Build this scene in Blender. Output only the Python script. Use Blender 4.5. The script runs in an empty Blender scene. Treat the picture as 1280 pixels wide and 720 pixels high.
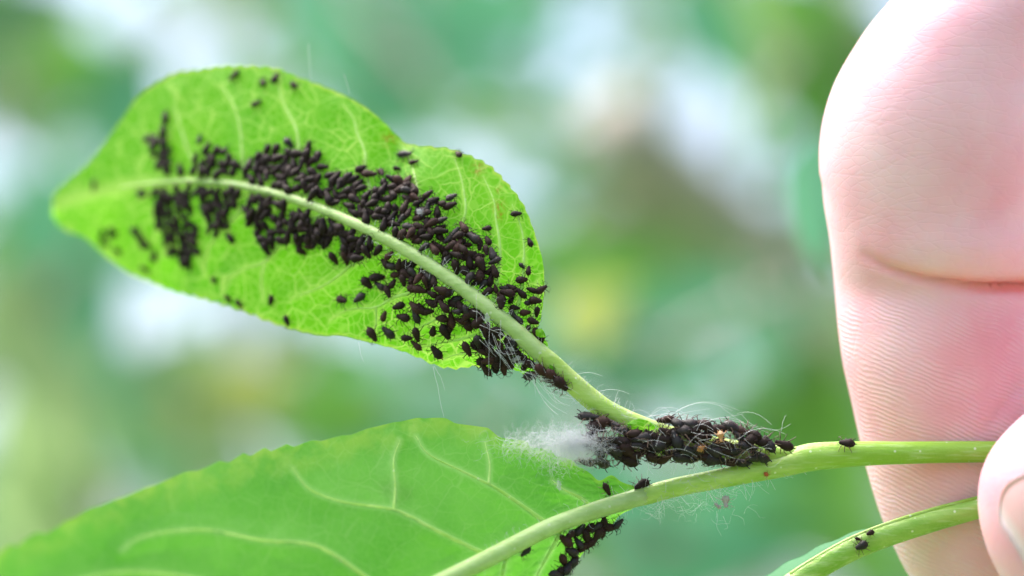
import bpy, math, random
import numpy as np
from mathutils import Vector, Matrix

random.seed(7); RNG = np.random.default_rng(7)
SC = bpy.context.scene
COL = SC.collection
R = math.radians

# ---------------------------------------------------------------- camera, sky, sun, exposure
PXMM = 13.0                       # photograph pixels per millimetre in the plane of focus
LENS = 105.0
D = LENS * (1280 / PXMM) / 36.0   # camera distance to the plane of focus, mm
H = 1200.0                        # height of the twig above the ground, mm
cam_data = bpy.data.cameras.new('camera')
cam = bpy.data.objects.new('camera', cam_data); COL.objects.link(cam)
cam_data.lens = LENS; cam_data.sensor_width = 36.0
cam_data.clip_start = 0.01; cam_data.clip_end = 2000.0
PITCH = R(12)                     # the camera looks up a little, towards the tree tops
PIVOT = Matrix.Translation((0, 0, H / 1000)) @ Matrix.Rotation(PITCH, 4, 'X') @ Matrix.Translation((0, 0, -H / 1000))
cam.matrix_world = PIVOT @ Matrix.Translation((0, -D / 1000, H / 1000)) @ Matrix.Rotation(R(90), 4, 'X')
cam_data.dof.use_dof = True
cam_data.dof.focus_distance = D / 1000
cam_data.dof.aperture_fstop = 10.5
SC.camera = cam

SUN_DIR = Vector((-0.33, 0.15, 0.84)).normalized()
world = bpy.data.worlds.new('World'); SC.world = world; world.use_nodes = True
wn = world.node_tree; wn.nodes.clear()
sky = wn.nodes.new('ShaderNodeTexSky'); sky.sky_type = 'NISHITA'; sky.sun_disc = False
sky.sun_elevation = math.asin(SUN_DIR.z); sky.sun_rotation = math.atan2(SUN_DIR.x, SUN_DIR.y)
sky.air_density = 1.0; sky.dust_density = 6.0; sky.ozone_density = 1.0
bgn = wn.nodes.new('ShaderNodeBackground'); bgn.inputs['Strength'].default_value = 0.15
wo = wn.nodes.new('ShaderNodeOutputWorld')
wn.links.new(sky.outputs[0], bgn.inputs[0]); wn.links.new(bgn.outputs[0], wo.inputs[0])
sun_data = bpy.data.lights.new('sun', 'SUN'); sun_data.energy = 2.0; sun_data.angle = R(65)
sun_data.color = (1.0, 0.98, 0.95)
sun = bpy.data.objects.new('sun', sun_data); COL.objects.link(sun)
sun.rotation_euler = SUN_DIR.to_track_quat('Z', 'Y').to_euler()
SC.view_settings.view_transform = 'Standard'; SC.view_settings.look = 'None'
SC.view_settings.gamma = 1.0; SC.view_settings.use_curve_mapping = False
SC.view_settings.exposure = 1.56
SC.render.engine = 'CYCLES'
SC.cycles.use_denoising = True
SC.cycles.max_bounces = 10; SC.cycles.transparent_max_bounces = 8
SC.cycles.sample_clamp_indirect = 6.0

# ---------------------------------------------------------------- helpers
def P(u, v, Y=0.0):
    """photo pixel + depth behind the plane of focus (mm) -> mm coordinates"""
    k = (D + Y) / D
    return np.stack([(np.asarray(u, float) - 640) / PXMM * k, np.asarray(Y, float) + 0 * np.asarray(u, float),
                     (360 - np.asarray(v, float)) / PXMM * k], -1)

def W(p):
    return Vector((p[0] / 1000, p[1] / 1000, (p[2] + H) / 1000))

def mesh(name, verts, faces, mat, origin=(0, 0, 0), smooth=True):
    me = bpy.data.meshes.new(name)
    v = (np.asarray(verts, float) - np.asarray(origin, float)) / 1000
    me.from_pydata(v.tolist(), [], [tuple(f) for f in faces]); me.update()
    if smooth: me.polygons.foreach_set('use_smooth', [True] * len(me.polygons))
    if mat: me.materials.append(mat)
    return me

def link(name, me, parent=None, loc=None):
    o = bpy.data.objects.new(name, me); COL.objects.link(o)
    if parent is not None: o.parent = parent
    if loc is not None: o.location = loc
    return o

def tag(o, label=None, cat=None, group=None, kind=None):
    if label: o['label'] = label
    if cat: o['category'] = cat
    if group: o['group'] = group
    if kind: o['kind'] = kind
    return o

def resample(pts, n, smooth=True):
    pts = np.asarray(pts, float)
    if smooth and len(pts) > 2:                    # Catmull-Rom
        q = np.vstack([2 * pts[0] - pts[1], pts, 2 * pts[-1] - pts[-2]])
        out = []
        for i in range(1, len(q) - 2):
            t = np.linspace(0, 1, 12, endpoint=False)[:, None]
            a, b, c, d = q[i - 1], q[i], q[i + 1], q[i + 2]
            out.append(0.5 * (2 * b + (c - a) * t + (2 * a - 5 * b + 4 * c - d) * t ** 2 + (3 * b - a - 3 * c + d) * t ** 3))
        out.append(pts[-1:]); pts = np.vstack(out)
    s = np.r_[0, np.cumsum(np.linalg.norm(np.diff(pts, axis=0), axis=1))]
    x = np.linspace(0, s[-1], n)
    return np.stack([np.interp(x, s, pts[:, k]) for k in range(pts.shape[1])], -1)

def tube(pts, rad, n=8, flat=1.0, flat_axis=None):
    """closed tube along pts (mm). flat squashes it along flat_axis"""
    pts = np.asarray(pts, float); m = len(pts)
    rad = np.interp(np.linspace(0, 1, m), np.linspace(0, 1, len(rad)), rad) if np.ndim(rad) else np.full(m, rad)
    tan = np.gradient(pts, axis=0); tan /= np.linalg.norm(tan, axis=1)[:, None] + 1e-12
    ref = np.array([0, 1, 0.0]) if abs(tan[0][1]) < 0.8 else np.array([1.0, 0, 0])
    verts = []; faces = []
    a = ref - tan[0] * (ref @ tan[0]); a /= np.linalg.norm(a)
    for i in range(m):
        a = a - tan[i] * (a @ tan[i]); a /= np.linalg.norm(a) + 1e-12
        b = np.cross(tan[i], a)
        for k in range(n):
            th = 2 * math.pi * k / n
            verts.append(pts[i] + rad[i] * (flat * math.cos(th) * a + math.sin(th) * b))
    for i in range(m - 1):
        for k in range(n):
            k2 = (k + 1) % n
            faces.append((i * n + k, i * n + k2, (i + 1) * n + k2, (i + 1) * n + k))
    faces.append(tuple(range(n - 1, -1, -1))); faces.append(tuple((m - 1) * n + k for k in range(n)))
    return np.array(verts), faces

def half_tube(pts, rad):
    """raised open welt on the camera side of a blade, its rims sunk into it"""
    pts = np.asarray(pts, float); tan = np.gradient(pts, axis=0); side = np.cross(tan, [0, 1.0, 0]); side /= np.linalg.norm(side, axis=1)[:, None] + 1e-12
    v = []; A = np.linspace(-1.75, 1.75, 7)
    for p, s_, r in zip(pts, side, rad):
        for a in A: v.append(p + s_ * r * 1.15 * math.sin(a) - np.array([0, r * .45 * math.cos(a), 0]))
    n = len(A)
    return np.array(v), [(i * n + j, i * n + j + 1, (i + 1) * n + j + 1, (i + 1) * n + j) for i in range(len(pts) - 1) for j in range(n - 1)]

class MB:
    def __init__(s): s.v = []; s.f = []; s.n = 0
    def add(s, v, f):
        s.v.append(np.asarray(v, float)); s.f += [tuple(i + s.n for i in q) for q in f]; s.n += len(v)
    def build(s, name, mat, origin=(0, 0, 0), smooth=True):
        return mesh(name, np.vstack(s.v), s.f, mat, origin, smooth)

def poly_dist(u, v, line):
    """distance in px from points to a sampled polyline; also index of the nearest sample"""
    u = np.atleast_1d(np.asarray(u, float)); v = np.atleast_1d(np.asarray(v, float))
    if u.size < 60:
        ln = np.asarray(line, float); dd = (u[:, None] - ln[:, 0]) ** 2 + (v[:, None] - ln[:, 1]) ** 2; i = dd.argmin(1)
        return np.sqrt(dd[np.arange(len(u)), i]), i
    best = np.full(u.shape, 1e9); idx = np.zeros(u.shape, int)
    for i, (a, b) in enumerate(line):
        d = (u - a) ** 2 + (v - b) ** 2
        m = d < best; best[m] = d[m]; idx[m] = i
    return np.sqrt(best), idx

def wob(u, v, s, seed=0):
    r = np.random.default_rng(seed); o = 0
    for k in range(5):
        a = r.uniform(0, 6.28); f = r.uniform(.6, 1.6) / s; p = r.uniform(0, 6.28)
        o = o + np.sin((u * math.cos(a) + v * math.sin(a)) * f * 6.28 + p)
    return o / 5

# ---------------------------------------------------------------- materials
def new_mat(name):
    m = bpy.data.materials.new(name); m.use_nodes = True
    nt = m.node_tree; nt.nodes.clear()
    return m, nt, nt.nodes.new, nt.links.new

def ramp(nt, fac, stops, interp='LINEAR'):
    r = nt.nodes.new('ShaderNodeValToRGB'); r.color_ramp.interpolation = interp
    els = r.color_ramp.elements
    while len(els) > 1: els.remove(els[0])
    els[0].position, els[0].color = stops[0][0], (*stops[0][1], 1)
    for p, c in stops[1:]:
        e = els.new(p); e.color = (*c, 1)
    nt.links.new(fac, r.inputs[0]); return r

def mixc(nt, fac, a, b, mode='MIX'):
    m = nt.nodes.new('ShaderNodeMix'); m.data_type = 'RGBA'; m.blend_type = mode
    for sock, val in ((m.inputs[0], fac), (m.inputs[6], a), (m.inputs[7], b)):
        if hasattr(val, 'links'): nt.links.new(val, sock)
        elif isinstance(val, (int, float)): sock.default_value = val
        else: sock.default_value = (*val, 1)
    return m.outputs[2]

def mapr(nt, val, a, b, c, d):
    m = nt.nodes.new('ShaderNodeMapRange'); m.interpolation_type = 'SMOOTHSTEP'
    nt.links.new(val, m.inputs[0])
    for i, x in enumerate((a, b, c, d)): m.inputs[i + 1].default_value = x
    return m.outputs[0]

def leaf_material(name, dark, light, vein_col, trans=0.55, net=1.0, gloss=0.16, spot=None):
    m, nt, N, L = new_mat(name)
    at = N('ShaderNodeAttribute'); at.attribute_name = 'leafmm'      # mm across the blade
    nz = N('ShaderNodeTexNoise'); nz.inputs['Scale'].default_value = 0.12; nz.inputs['Detail'].default_value = 4
    L(at.outputs['Vector'], nz.inputs['Vector'])
    col = ramp(nt, nz.outputs[0], [(0.3, dark), (0.7, light)]).outputs[0]
    fine = N('ShaderNodeTexNoise'); fine.inputs['Scale'].default_value = 2.2; fine.inputs['Detail'].default_value = 3
    L(at.outputs['Vector'], fine.inputs['Vector'])
    col = mixc(nt, mapr(nt, fine.outputs[0], .35, .75, 0, .35), col, light)
    bump_h = fine.outputs[0]
    if net:
        warp = N('ShaderNodeTexNoise'); warp.inputs['Scale'].default_value = 0.7
        L(at.outputs['Vector'], warp.inputs['Vector'])
        add = N('ShaderNodeVectorMath'); add.operation = 'MULTIPLY_ADD'
        L(warp.outputs['Color'], add.inputs[0]); add.inputs[1].default_value = (.8, .8, 0); L(at.outputs['Vector'], add.inputs[2])
        v1 = N('ShaderNodeTexVoronoi'); v1.feature = 'DISTANCE_TO_EDGE'; v1.inputs['Scale'].default_value = 0.45
        v2 = N('ShaderNodeTexVoronoi'); v2.feature = 'DISTANCE_TO_EDGE'; v2.inputs['Scale'].default_value = 1.3
        L(add.outputs[0], v1.inputs['Vector']); L(add.outputs[0], v2.inputs['Vector'])
        l1 = mapr(nt, v1.outputs[0], .006, .034, .8 * net, 0)
        l2 = mapr(nt, v2.outputs[0], .02, .10, .32 * net, 0)
        mx = N('ShaderNodeMath'); mx.operation = 'MAXIMUM'; L(l1, mx.inputs[0]); L(l2, mx.inputs[1])
        nmask = N('ShaderNodeTexNoise'); nmask.inputs['Scale'].default_value = .25
        L(at.outputs['Vector'], nmask.inputs['Vector'])
        mm = N('ShaderNodeMath'); mm.operation = 'MULTIPLY'; L(mx.outputs[0], mm.inputs[0]); L(mapr(nt, nmask.outputs[0], .3, .6, .5, 1), mm.inputs[1])
        col = mixc(nt, mm.outputs[0], col, vein_col)
        ad = N('ShaderNodeMath'); ad.operation = 'MULTIPLY_ADD'; L(mx.outputs[0], ad.inputs[0]); ad.inputs[1].default_value = 1.2; L(fine.outputs[0], ad.inputs[2])
        bump_h = ad.outputs[0]
        va = N('ShaderNodeAttribute'); va.attribute_name = 'veinmask'
        col = mixc(nt, va.outputs['Fac'], col, vein_col)
        ea = N('ShaderNodeAttribute'); ea.attribute_name = 'edgemask'
        en = N('ShaderNodeTexNoise'); en.inputs['Scale'].default_value = .5; L(at.outputs['Vector'], en.inputs['Vector'])
        em = N('ShaderNodeMath'); em.operation = 'MULTIPLY'; L(ea.outputs['Fac'], em.inputs[0]); L(mapr(nt, en.outputs[0], .35, .62, .15, .85), em.inputs[1])
        col = mixc(nt, em.outputs[0], col, (.55, .62, .10))
        sa = N('ShaderNodeAttribute'); sa.attribute_name = 'spotmask'
        sn = N('ShaderNodeTexNoise'); sn.inputs['Scale'].default_value = 3; L(at.outputs['Vector'], sn.inputs['Vector'])
        sm = N('ShaderNodeMath'); sm.operation = 'MULTIPLY'; L(sa.outputs['Fac'], sm.inputs[0]); L(mapr(nt, sn.outputs[0], .4, .6, 0, 1), sm.inputs[1])
        col = mixc(nt, sm.outputs[0], col, (.32, .10, .02))
    bp = N('ShaderNodeBump'); bp.inputs['Strength'].default_value = .35; bp.inputs['Distance'].default_value = 0.00012
    L(bump_h, bp.inputs['Height'])
    pb = N('ShaderNodeBsdfPrincipled'); L(col, pb.inputs['Base Color']); pb.inputs['Roughness'].default_value = .48
    pb.inputs['Specular IOR Level'].default_value = gloss; L(bp.outputs[0], pb.inputs['Normal'])
    tr = N('ShaderNodeBsdfTranslucent'); tc = mixc(nt, .4, col, (.17, .66, .02), 'MIX'); tc = mixc(nt, va.outputs['Fac'], tc, vein_col) if net else tc; tc = mixc(nt, mm.outputs[0], tc, vein_col) if net else tc; L(tc, tr.inputs[0]); L(bp.outputs[0], tr.inputs['Normal'])
    mx = N('ShaderNodeMixShader'); mx.inputs[0].default_value = trans; L(pb.outputs[0], mx.inputs[1]); L(tr.outputs[0], mx.inputs[2])
    out = N('ShaderNodeOutputMaterial'); L(mx.outputs[0], out.inputs[0])
    return m

def stem_material(name, c1, c2, sss=.25, rough=.42, scale=300, trans=0, c3=None):
    m, nt, N, L = new_mat(name)
    tc = N('ShaderNodeTexCoord')
    mp = N('ShaderNodeMapping'); mp.inputs['Scale'].default_value = (1, 3, 3); L(tc.outputs['Object'], mp.inputs[0])
    nz = N('ShaderNodeTexNoise'); nz.inputs['Scale'].default_value = scale; nz.inputs['Detail'].default_value = 4; L(mp.outputs[0], nz.inputs['Vector'])
    f = N('ShaderNodeTexNoise'); f.inputs['Scale'].default_value = scale * 9; L(tc.outputs['Object'], f.inputs['Vector'])
    col = ramp(nt, nz.outputs[0], [(.35, c1), (.65, c2)]).outputs[0]
    if c3:      # greener towards the grip
        sx = N('ShaderNodeSeparateXYZ'); L(tc.outputs['Object'], sx.inputs[0])
        col = mixc(nt, mapr(nt, sx.outputs[0], -.006, .006, 0, 1), col, c3)
    bp = N('ShaderNodeBump'); mp3 = N('ShaderNodeMapping'); mp3.inputs['Scale'].default_value = (.12, 1, 1); mp3.inputs['Rotation'].default_value = (0, R(8), 0); L(tc.outputs['Object'], mp3.inputs[0])
    st = N('ShaderNodeTexNoise'); st.inputs['Scale'].default_value = 3200; st.inputs['Detail'].default_value = 2; L(mp3.outputs[0], st.inputs['Vector'])
    sf = N('ShaderNodeMath'); sf.operation = 'ADD'; L(st.outputs[0], sf.inputs[0]); L(f.outputs[0], sf.inputs[1])
    col = mixc(nt, mapr(nt, st.outputs[0], .5, .72, 0, .3), col, (.66, .78, .42))
    vd = N('ShaderNodeTexVoronoi'); vd.inputs['Scale'].default_value = 900; L(tc.outputs['Object'], vd.inputs['Vector'])
    col = mixc(nt, mapr(nt, vd.outputs['Distance'], .06, .16, .75, 0), col, (.78, .84, .62))
    bp.inputs['Strength'].default_value = .6; bp.inputs['Distance'].default_value = .00010; L(sf.outputs[0], bp.inputs['Height'])
    pb = N('ShaderNodeBsdfPrincipled'); L(col, pb.inputs['Base Color']); pb.inputs['Roughness'].default_value = rough
    pb.inputs['Subsurface Weight'].default_value = sss; pb.inputs['Subsurface Radius'].default_value = (.7, 1, .25); pb.inputs['Subsurface Scale'].default_value = .0006
    L(bp.outputs[0], pb.inputs['Normal'])
    out = N('ShaderNodeOutputMaterial'); sh = pb.outputs[0]
    if trans:
        t = N('ShaderNodeBsdfTranslucent'); L(col, t.inputs[0]); mx = N('ShaderNodeMixShader'); mx.inputs[0].default_value = trans
        L(sh, mx.inputs[1]); L(t.outputs[0], mx.inputs[2]); sh = mx.outputs[0]
    L(sh, out.inputs[0]); return m

def plain_material(name, c1, c2, rough=.5, scale=400, spec=.5, trans=0, alpha=1):
    m, nt, N, L = new_mat(name)
    tc = N('ShaderNodeTexCoord'); oi = N('ShaderNodeObjectInfo')
    nz = N('ShaderNodeTexNoise'); nz.inputs['Scale'].default_value = scale; nz.inputs['Detail'].default_value = 3; L(tc.outputs['Object'], nz.inputs['Vector'])
    ad = N('ShaderNodeMath'); ad.operation = 'MULTIPLY_ADD'; L(oi.outputs['Random'], ad.inputs[0]); ad.inputs[1].default_value = .5; L(nz.outputs[0], ad.inputs[2])
    col = ramp(nt, ad.outputs[0], [(.4, c1), (1.0, c2)]).outputs[0]
    pb = N('ShaderNodeBsdfPrincipled'); L(col, pb.inputs['Base Color']); pb.inputs['Roughness'].default_value = rough
    pb.inputs['Specular IOR Level'].default_value = spec
    bp = N('ShaderNodeBump'); bp.inputs['Strength'].default_value = .5; bp.inputs['Distance'].default_value = .00006; L(nz.outputs[0], bp.inputs['Height']); L(bp.outputs[0], pb.inputs['Normal'])
    out = N('ShaderNodeOutputMaterial')
    sh = pb.outputs[0]
    if trans:
        t = N('ShaderNodeBsdfTranslucent'); L(col, t.inputs[0]); mx = N('ShaderNodeMixShader'); mx.inputs[0].default_value = trans
        L(sh, mx.inputs[1]); L(t.outputs[0], mx.inputs[2]); sh = mx.outputs[0]
    if alpha < 1:
        t = N('ShaderNodeBsdfTransparent'); mx = N('ShaderNodeMixShader'); mx.inputs[0].default_value = alpha
        L(t.outputs[0], mx.inputs[1]); L(sh, mx.inputs[2]); sh = mx.outputs[0]
    L(sh, out.inputs[0]); return m

MAT_LEAF = leaf_material('leaf_underside', (.085, .35, .006), (.165, .45, .012), (.42, .68, .12), .6, .9)
MAT_LEAF_LOW = leaf_material('leaf_lower', (.07, .27, .025), (.15, .39, .06), (.40, .62, .22), .5, .14, .3)
MAT_LEAF_BLUE = leaf_material('leaf_upperside', (.05, .20, .08), (.09, .28, .13), (.20, .42, .22), .45, .2, .3)
MAT_RIB = stem_material('midrib', (.46, .64, .22), (.58, .74, .32), trans=.35)
MAT_VEIN = stem_material('vein', (.42, .68, .14), (.54, .76, .24), sss=0, trans=.5)
MAT_STEM = stem_material('stem', (.34, .54, .08), (.50, .66, .18), trans=.2, c3=(.30, .52, .05))
MAT_STEM_DK = stem_material('stem_dark', (.22, .43, .04), (.34, .53, .10))
MAT_APHID = plain_material('aphid_brown', (.008, .004, .0035), (.030, .013, .010), .55, 1500, .18)
MAT_APHID_R = plain_material('aphid_reddish', (.016, .007, .005), (.050, .020, .015), .55, 1500, .18)
MAT_APHID_B = plain_material('aphid_black', (.006, .0045, .0045), (.022, .014, .014), .4, 1500, .35)
MAT_LEGS = plain_material('aphid_legs', (.03, .015, .012), (.16, .09, .06), .4, 1500)
MAT_SILK = plain_material('silk', (.75, .78, .80), (.9, .92, .94), .4, 800, .5, .3, .55)
MAT_FLUFF = plain_material('fluff', (.70, .72, .76), (.82, .83, .86), .7, 800, .2, .4, .32)
MAT_HUSK = plain_material('husk', (.25, .20, .18), (.6, .55, .5), .5, 2000, .4, .3)
MAT_MITE = plain_material('mite', (.35, .06, .01), (.5, .12, .02), .35, 2000)
MAT_AMBER = plain_material('amber_husk', (.30, .11, .02), (.55, .27, .09), .4, 2000)

def skin_material():
    m, nt, N, L = new_mat('skin')
    tc = N('ShaderNodeTexCoord')
    n1 = N('ShaderNodeTexNoise'); n1.inputs['Scale'].default_value = 95; n1.inputs['Detail'].default_value = 7; L(tc.outputs['Object'], n1.inputs['Vector'])
    col = ramp(nt, n1.outputs[0], [(.30, (.81, .38, .45)), (.48, (.84, .48, .54)), (.70, (.86, .57, .62))]).outputs[0]
    fl = N('ShaderNodeAttribute'); fl.attribute_name = 'flush'
    col = mixc(nt, fl.outputs['Fac'], col, (.78, .22, .20))
    # friction ridges: fine parallel lines across the pad
    mp = N('ShaderNodeMapping'); mp.inputs['Rotation'].default_value = (0, R(-24), 0); L(tc.outputs['Object'], mp.inputs[0])
    wv = N('ShaderNodeTexWave'); wv.wave_type = 'BANDS'; wv.bands_direction = 'Z'; wv.inputs['Scale'].default_value = 760
    wv.inputs['Distortion'].default_value = 13.0; wv.inputs['Detail'].default_value = 3; wv.inputs['Detail Scale'].default_value = .22
    L(mp.outputs[0], wv.inputs['Vector'])
    rm = N('ShaderNodeAttribute'); rm.attribute_name = 'ridge'
    rn = N('ShaderNodeTexNoise'); rn.inputs['Scale'].default_value = 380; rn.inputs['Detail'].default_value = 3; L(tc.outputs['Object'], rn.inputs['Vector'])
    rk = N('ShaderNodeMath'); rk.operation = 'MULTIPLY'; L(mapr(nt, rn.outputs[0], .32, .62, .15, 1), rk.inputs[0]); L(rm.outputs['Fac'], rk.inputs[1])
    r1 = N('ShaderNodeMath'); r1.operation = 'MULTIPLY'; L(wv.outputs['Fac'], r1.inputs[0]); L(rk.outputs[0], r1.inputs[1])
    # skin creases: stretched cells
    mp2 = N('ShaderNodeMapping'); mp2.inputs['Rotation'].default_value = (0, R(-25), 0); mp2.inputs['Scale'].default_value = (.5, 1, 1.4); L(tc.outputs['Object'], mp2.inputs[0])
    vo = N('ShaderNodeTexVoronoi'); vo.feature = 'DISTANCE_TO_EDGE'; vo.inputs['Scale'].default_value = 900; L(mp2.outputs[0], vo.inputs['Vector'])
    ve = mapr(nt, vo.outputs[0], 0, .12, 0, .22)
    vo2 = N('ShaderNodeTexVoronoi'); vo2.feature = 'DISTANCE_TO_EDGE'; vo2.inputs['Scale'].default_value = 170; L(mp2.outputs[0], vo2.inputs['Vector'])
    ve2 = mapr(nt, vo2.outputs[0], 0, .04, 0, .25)
    s1 = N('ShaderNodeMath'); s1.operation = 'ADD'; L(r1.outputs[0], s1.inputs[0]); L(ve, s1.inputs[1])
    s2 = N('ShaderNodeMath'); s2.operation = 'ADD'; L(s1.outputs[0], s2.inputs[0]); L(ve2, s2.inputs[1])
    bp = N('ShaderNodeBump'); bp.inputs['Strength'].default_value = .45; bp.inputs['Distance'].default_value = .00010; L(s2.outputs[0], bp.inputs['Height'])
    col = mixc(nt, mapr(nt, r1.outputs[0], .5, 1, 0, .14), col, (.92, .72, .73))
    pb = N('ShaderNodeBsdfPrincipled'); L(col, pb.inputs['Base Color']); pb.inputs['Roughness'].default_value = .46
    pb.inputs['Subsurface Weight'].default_value = .8; pb.inputs['Subsurface Radius'].default_value = (1, .38, .24); pb.inputs['Subsurface Scale'].default_value = .0016
    pb.inputs['Specular IOR Level'].default_value = .26
    L(bp.outputs[0], pb.inputs['Normal'])
    out = N('ShaderNodeOutputMaterial'); L(pb.outputs[0], out.inputs[0]); return m
MAT_SKIN = skin_material()

def nail_material():
    m, nt, N, L = new_mat('nail')
    tc = N('ShaderNodeTexCoord')
    n1 = N('ShaderNodeTexNoise'); n1.inputs['Scale'].default_value = 260; n1.inputs['Detail'].default_value = 5; L(tc.outputs['Object'], n1.inputs['Vector'])
    fe = N('ShaderNodeAttribute'); fe.attribute_name = 'freeedge'
    base = mixc(nt, fe.outputs['Fac'], (.86, .48, .48), (.88, .62, .62))
    fm = N('ShaderNodeMath'); fm.operation = 'MULTIPLY'; L(fe.outputs['Fac'], fm.inputs[0]); L(mapr(nt, n1.outputs[0], .5, .68, 0, .18), fm.inputs[1])
    base = mixc(nt, fm.outputs[0], base, (.42, .38, .36))
    wv = N('ShaderNodeTexNoise'); wv.inputs['Scale'].default_value = 900; L(tc.outputs['Object'], wv.inputs['Vector'])
    bp = N('ShaderNodeBump'); bp.inputs['Strength'].default_value = .25; bp.inputs['Distance'].default_value = .0001; L(wv.outputs[0], bp.inputs['Height'])
    pb = N('ShaderNodeBsdfPrincipled'); L(base, pb.inputs['Base Color']); pb.inputs['Roughness'].default_value = .5; pb.inputs['Specular IOR Level'].default_value = .3
    pb.inputs['Subsurface Weight'].default_value = .3; pb.inputs['Subsurface Radius'].default_value = (1, .5, .4); pb.inputs['Subsurface Scale'].default_value = .001
    L(bp.outputs[0], pb.inputs['Normal'])
    out = N('ShaderNodeOutputMaterial'); L(pb.outputs[0], out.inputs[0]); return m
MAT_NAIL = nail_material()

def bg_leaf_material(name, c1, c2, trans=.45, gloss=.18, rough=.5):
    m, nt, N, L = new_mat(name)
    tc = N('ShaderNodeTexCoord'); oi = N('ShaderNodeObjectInfo')
    nz = N('ShaderNodeTexNoise'); nz.inputs['Scale'].default_value = 12; nz.inputs['Detail'].default_value = 3; L(tc.outputs['Object'], nz.inputs['Vector'])
    ad = N('ShaderNodeMath'); ad.operation = 'MULTIPLY_ADD'; L(oi.outputs['Random'], ad.inputs[0]); ad.inputs[1].default_value = .4; L(nz.outputs[0], ad.inputs[2])
    col = ramp(nt, ad.outputs[0], [(.4, c1), (.95, c2)]).outputs[0]
    pb = N('ShaderNodeBsdfPrincipled'); L(col, pb.inputs['Base Color']); pb.inputs['Roughness'].default_value = rough; pb.inputs['Specular IOR Level'].default_value = gloss
    t = N('ShaderNodeBsdfTranslucent'); L(col, t.inputs[0])
    mx = N('ShaderNodeMixShader'); mx.inputs[0].default_value = trans; L(pb.outputs[0], mx.inputs[1]); L(t.outputs[0], mx.inputs[2])
    out = N('ShaderNodeOutputMaterial'); L(mx.outputs[0], out.inputs[0]); return m
BG = {
 'teal': bg_leaf_material('foliage_teal', (.10, .32, .16), (.14, .38, .22)),
 'green': bg_leaf_material('foliage_green', (.11, .29, .05), (.18, .38, .07)),
 'dark': bg_leaf_material('foliage_dark', (.06, .16, .06), (.09, .22, .08)),
 'yellow': bg_leaf_material('foliage_yellow', (.34, .42, .09), (.45, .50, .14), .6),
 'pale': bg_leaf_material('foliage_pale', (.20, .33, .12), (.32, .44, .20), .6),
 'olive': bg_leaf_material('foliage_olive', (.13, .21, .09), (.18, .27, .12)),
}
MAT_BARK = plain_material('bark', (.26, .23, .20), (.40, .36, .31), .8, 60)

# ---------------------------------------------------------------- ground (structure)
def ground():
    n = 24; xs = np.sign(np.linspace(-1, 1, n)) * np.abs(np.linspace(-1, 1, n)) ** 3 * 600000
    vs = [(x, y, -H + 15 * math.sin(x * .003) * math.cos(y * .0023)) for y in xs for x in xs]
    fs = [(j * n + i, j * n + i + 1, (j + 1) * n + i + 1, (j + 1) * n + i) for j in range(n - 1) for i in range(n - 1)]
    m, nt, N, L = new_mat('grassy_ground')
    tc = N('ShaderNodeTexCoord')
    a = N('ShaderNodeTexNoise'); a.inputs['Scale'].default_value = .8; a.inputs['Detail'].default_value = 8; L(tc.outputs['Object'], a.inputs['Vector'])
    col = ramp(nt, a.outputs[0], [(.35, (.05, .10, .03)), (.5, (.09, .17, .05)), (.62, (.16, .15, .10))]).outputs[0]
    pb = N('ShaderNodeBsdfPrincipled'); L(col, pb.inputs['Base Color']); pb.inputs['Roughness'].default_value = .9
    out = N('ShaderNodeOutputMaterial'); L(pb.outputs[0], out.inputs[0])
    o = link('ground', mesh('ground', vs, fs, m, (0, 0, -H)), None, (0, 0, 0)); tag(o, kind='structure')
ground()

# ================================================================ the two leaves on the twig
UP_TOP = [(66, 256), (70, 239), (112, 202), (150, 152), (170, 124), (192, 106), (220, 91), (245, 87), (275, 82), (310, 82), (345, 85), (372, 96),
          (402, 107), (432, 120), (457, 134), (479, 152), (497, 170), (510, 180), (532, 183), (562, 186), (588, 195), (612, 207), (634, 229), (652, 252), (663, 276),
          (671, 300), (679, 330), (680, 365), (676, 398), (671, 412), (681, 424), (694, 450)]
UP_BOT = [(66, 256), (66, 270), (80, 287), (105, 297), (132, 320), (162, 342), (185, 352), (212, 364), (240, 371), (275, 380), (312, 392), (330, 400), (360, 410),
          (400, 419), (425, 419), (450, 425), (475, 431), (500, 438), (525, 448), (545, 457), (570, 461), (590, 458), (612, 460), (637, 459), (655, 468), (676, 470), (694, 464)]
UP_MID = [(66, 256), (110, 244), (150, 234), (190, 229), (240, 226), (290, 230), (330, 238), (380, 253), (430, 273), (480, 297), (520, 320), (560, 347), (600, 377), (640, 410), (670, 437), (694, 458)]
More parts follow.
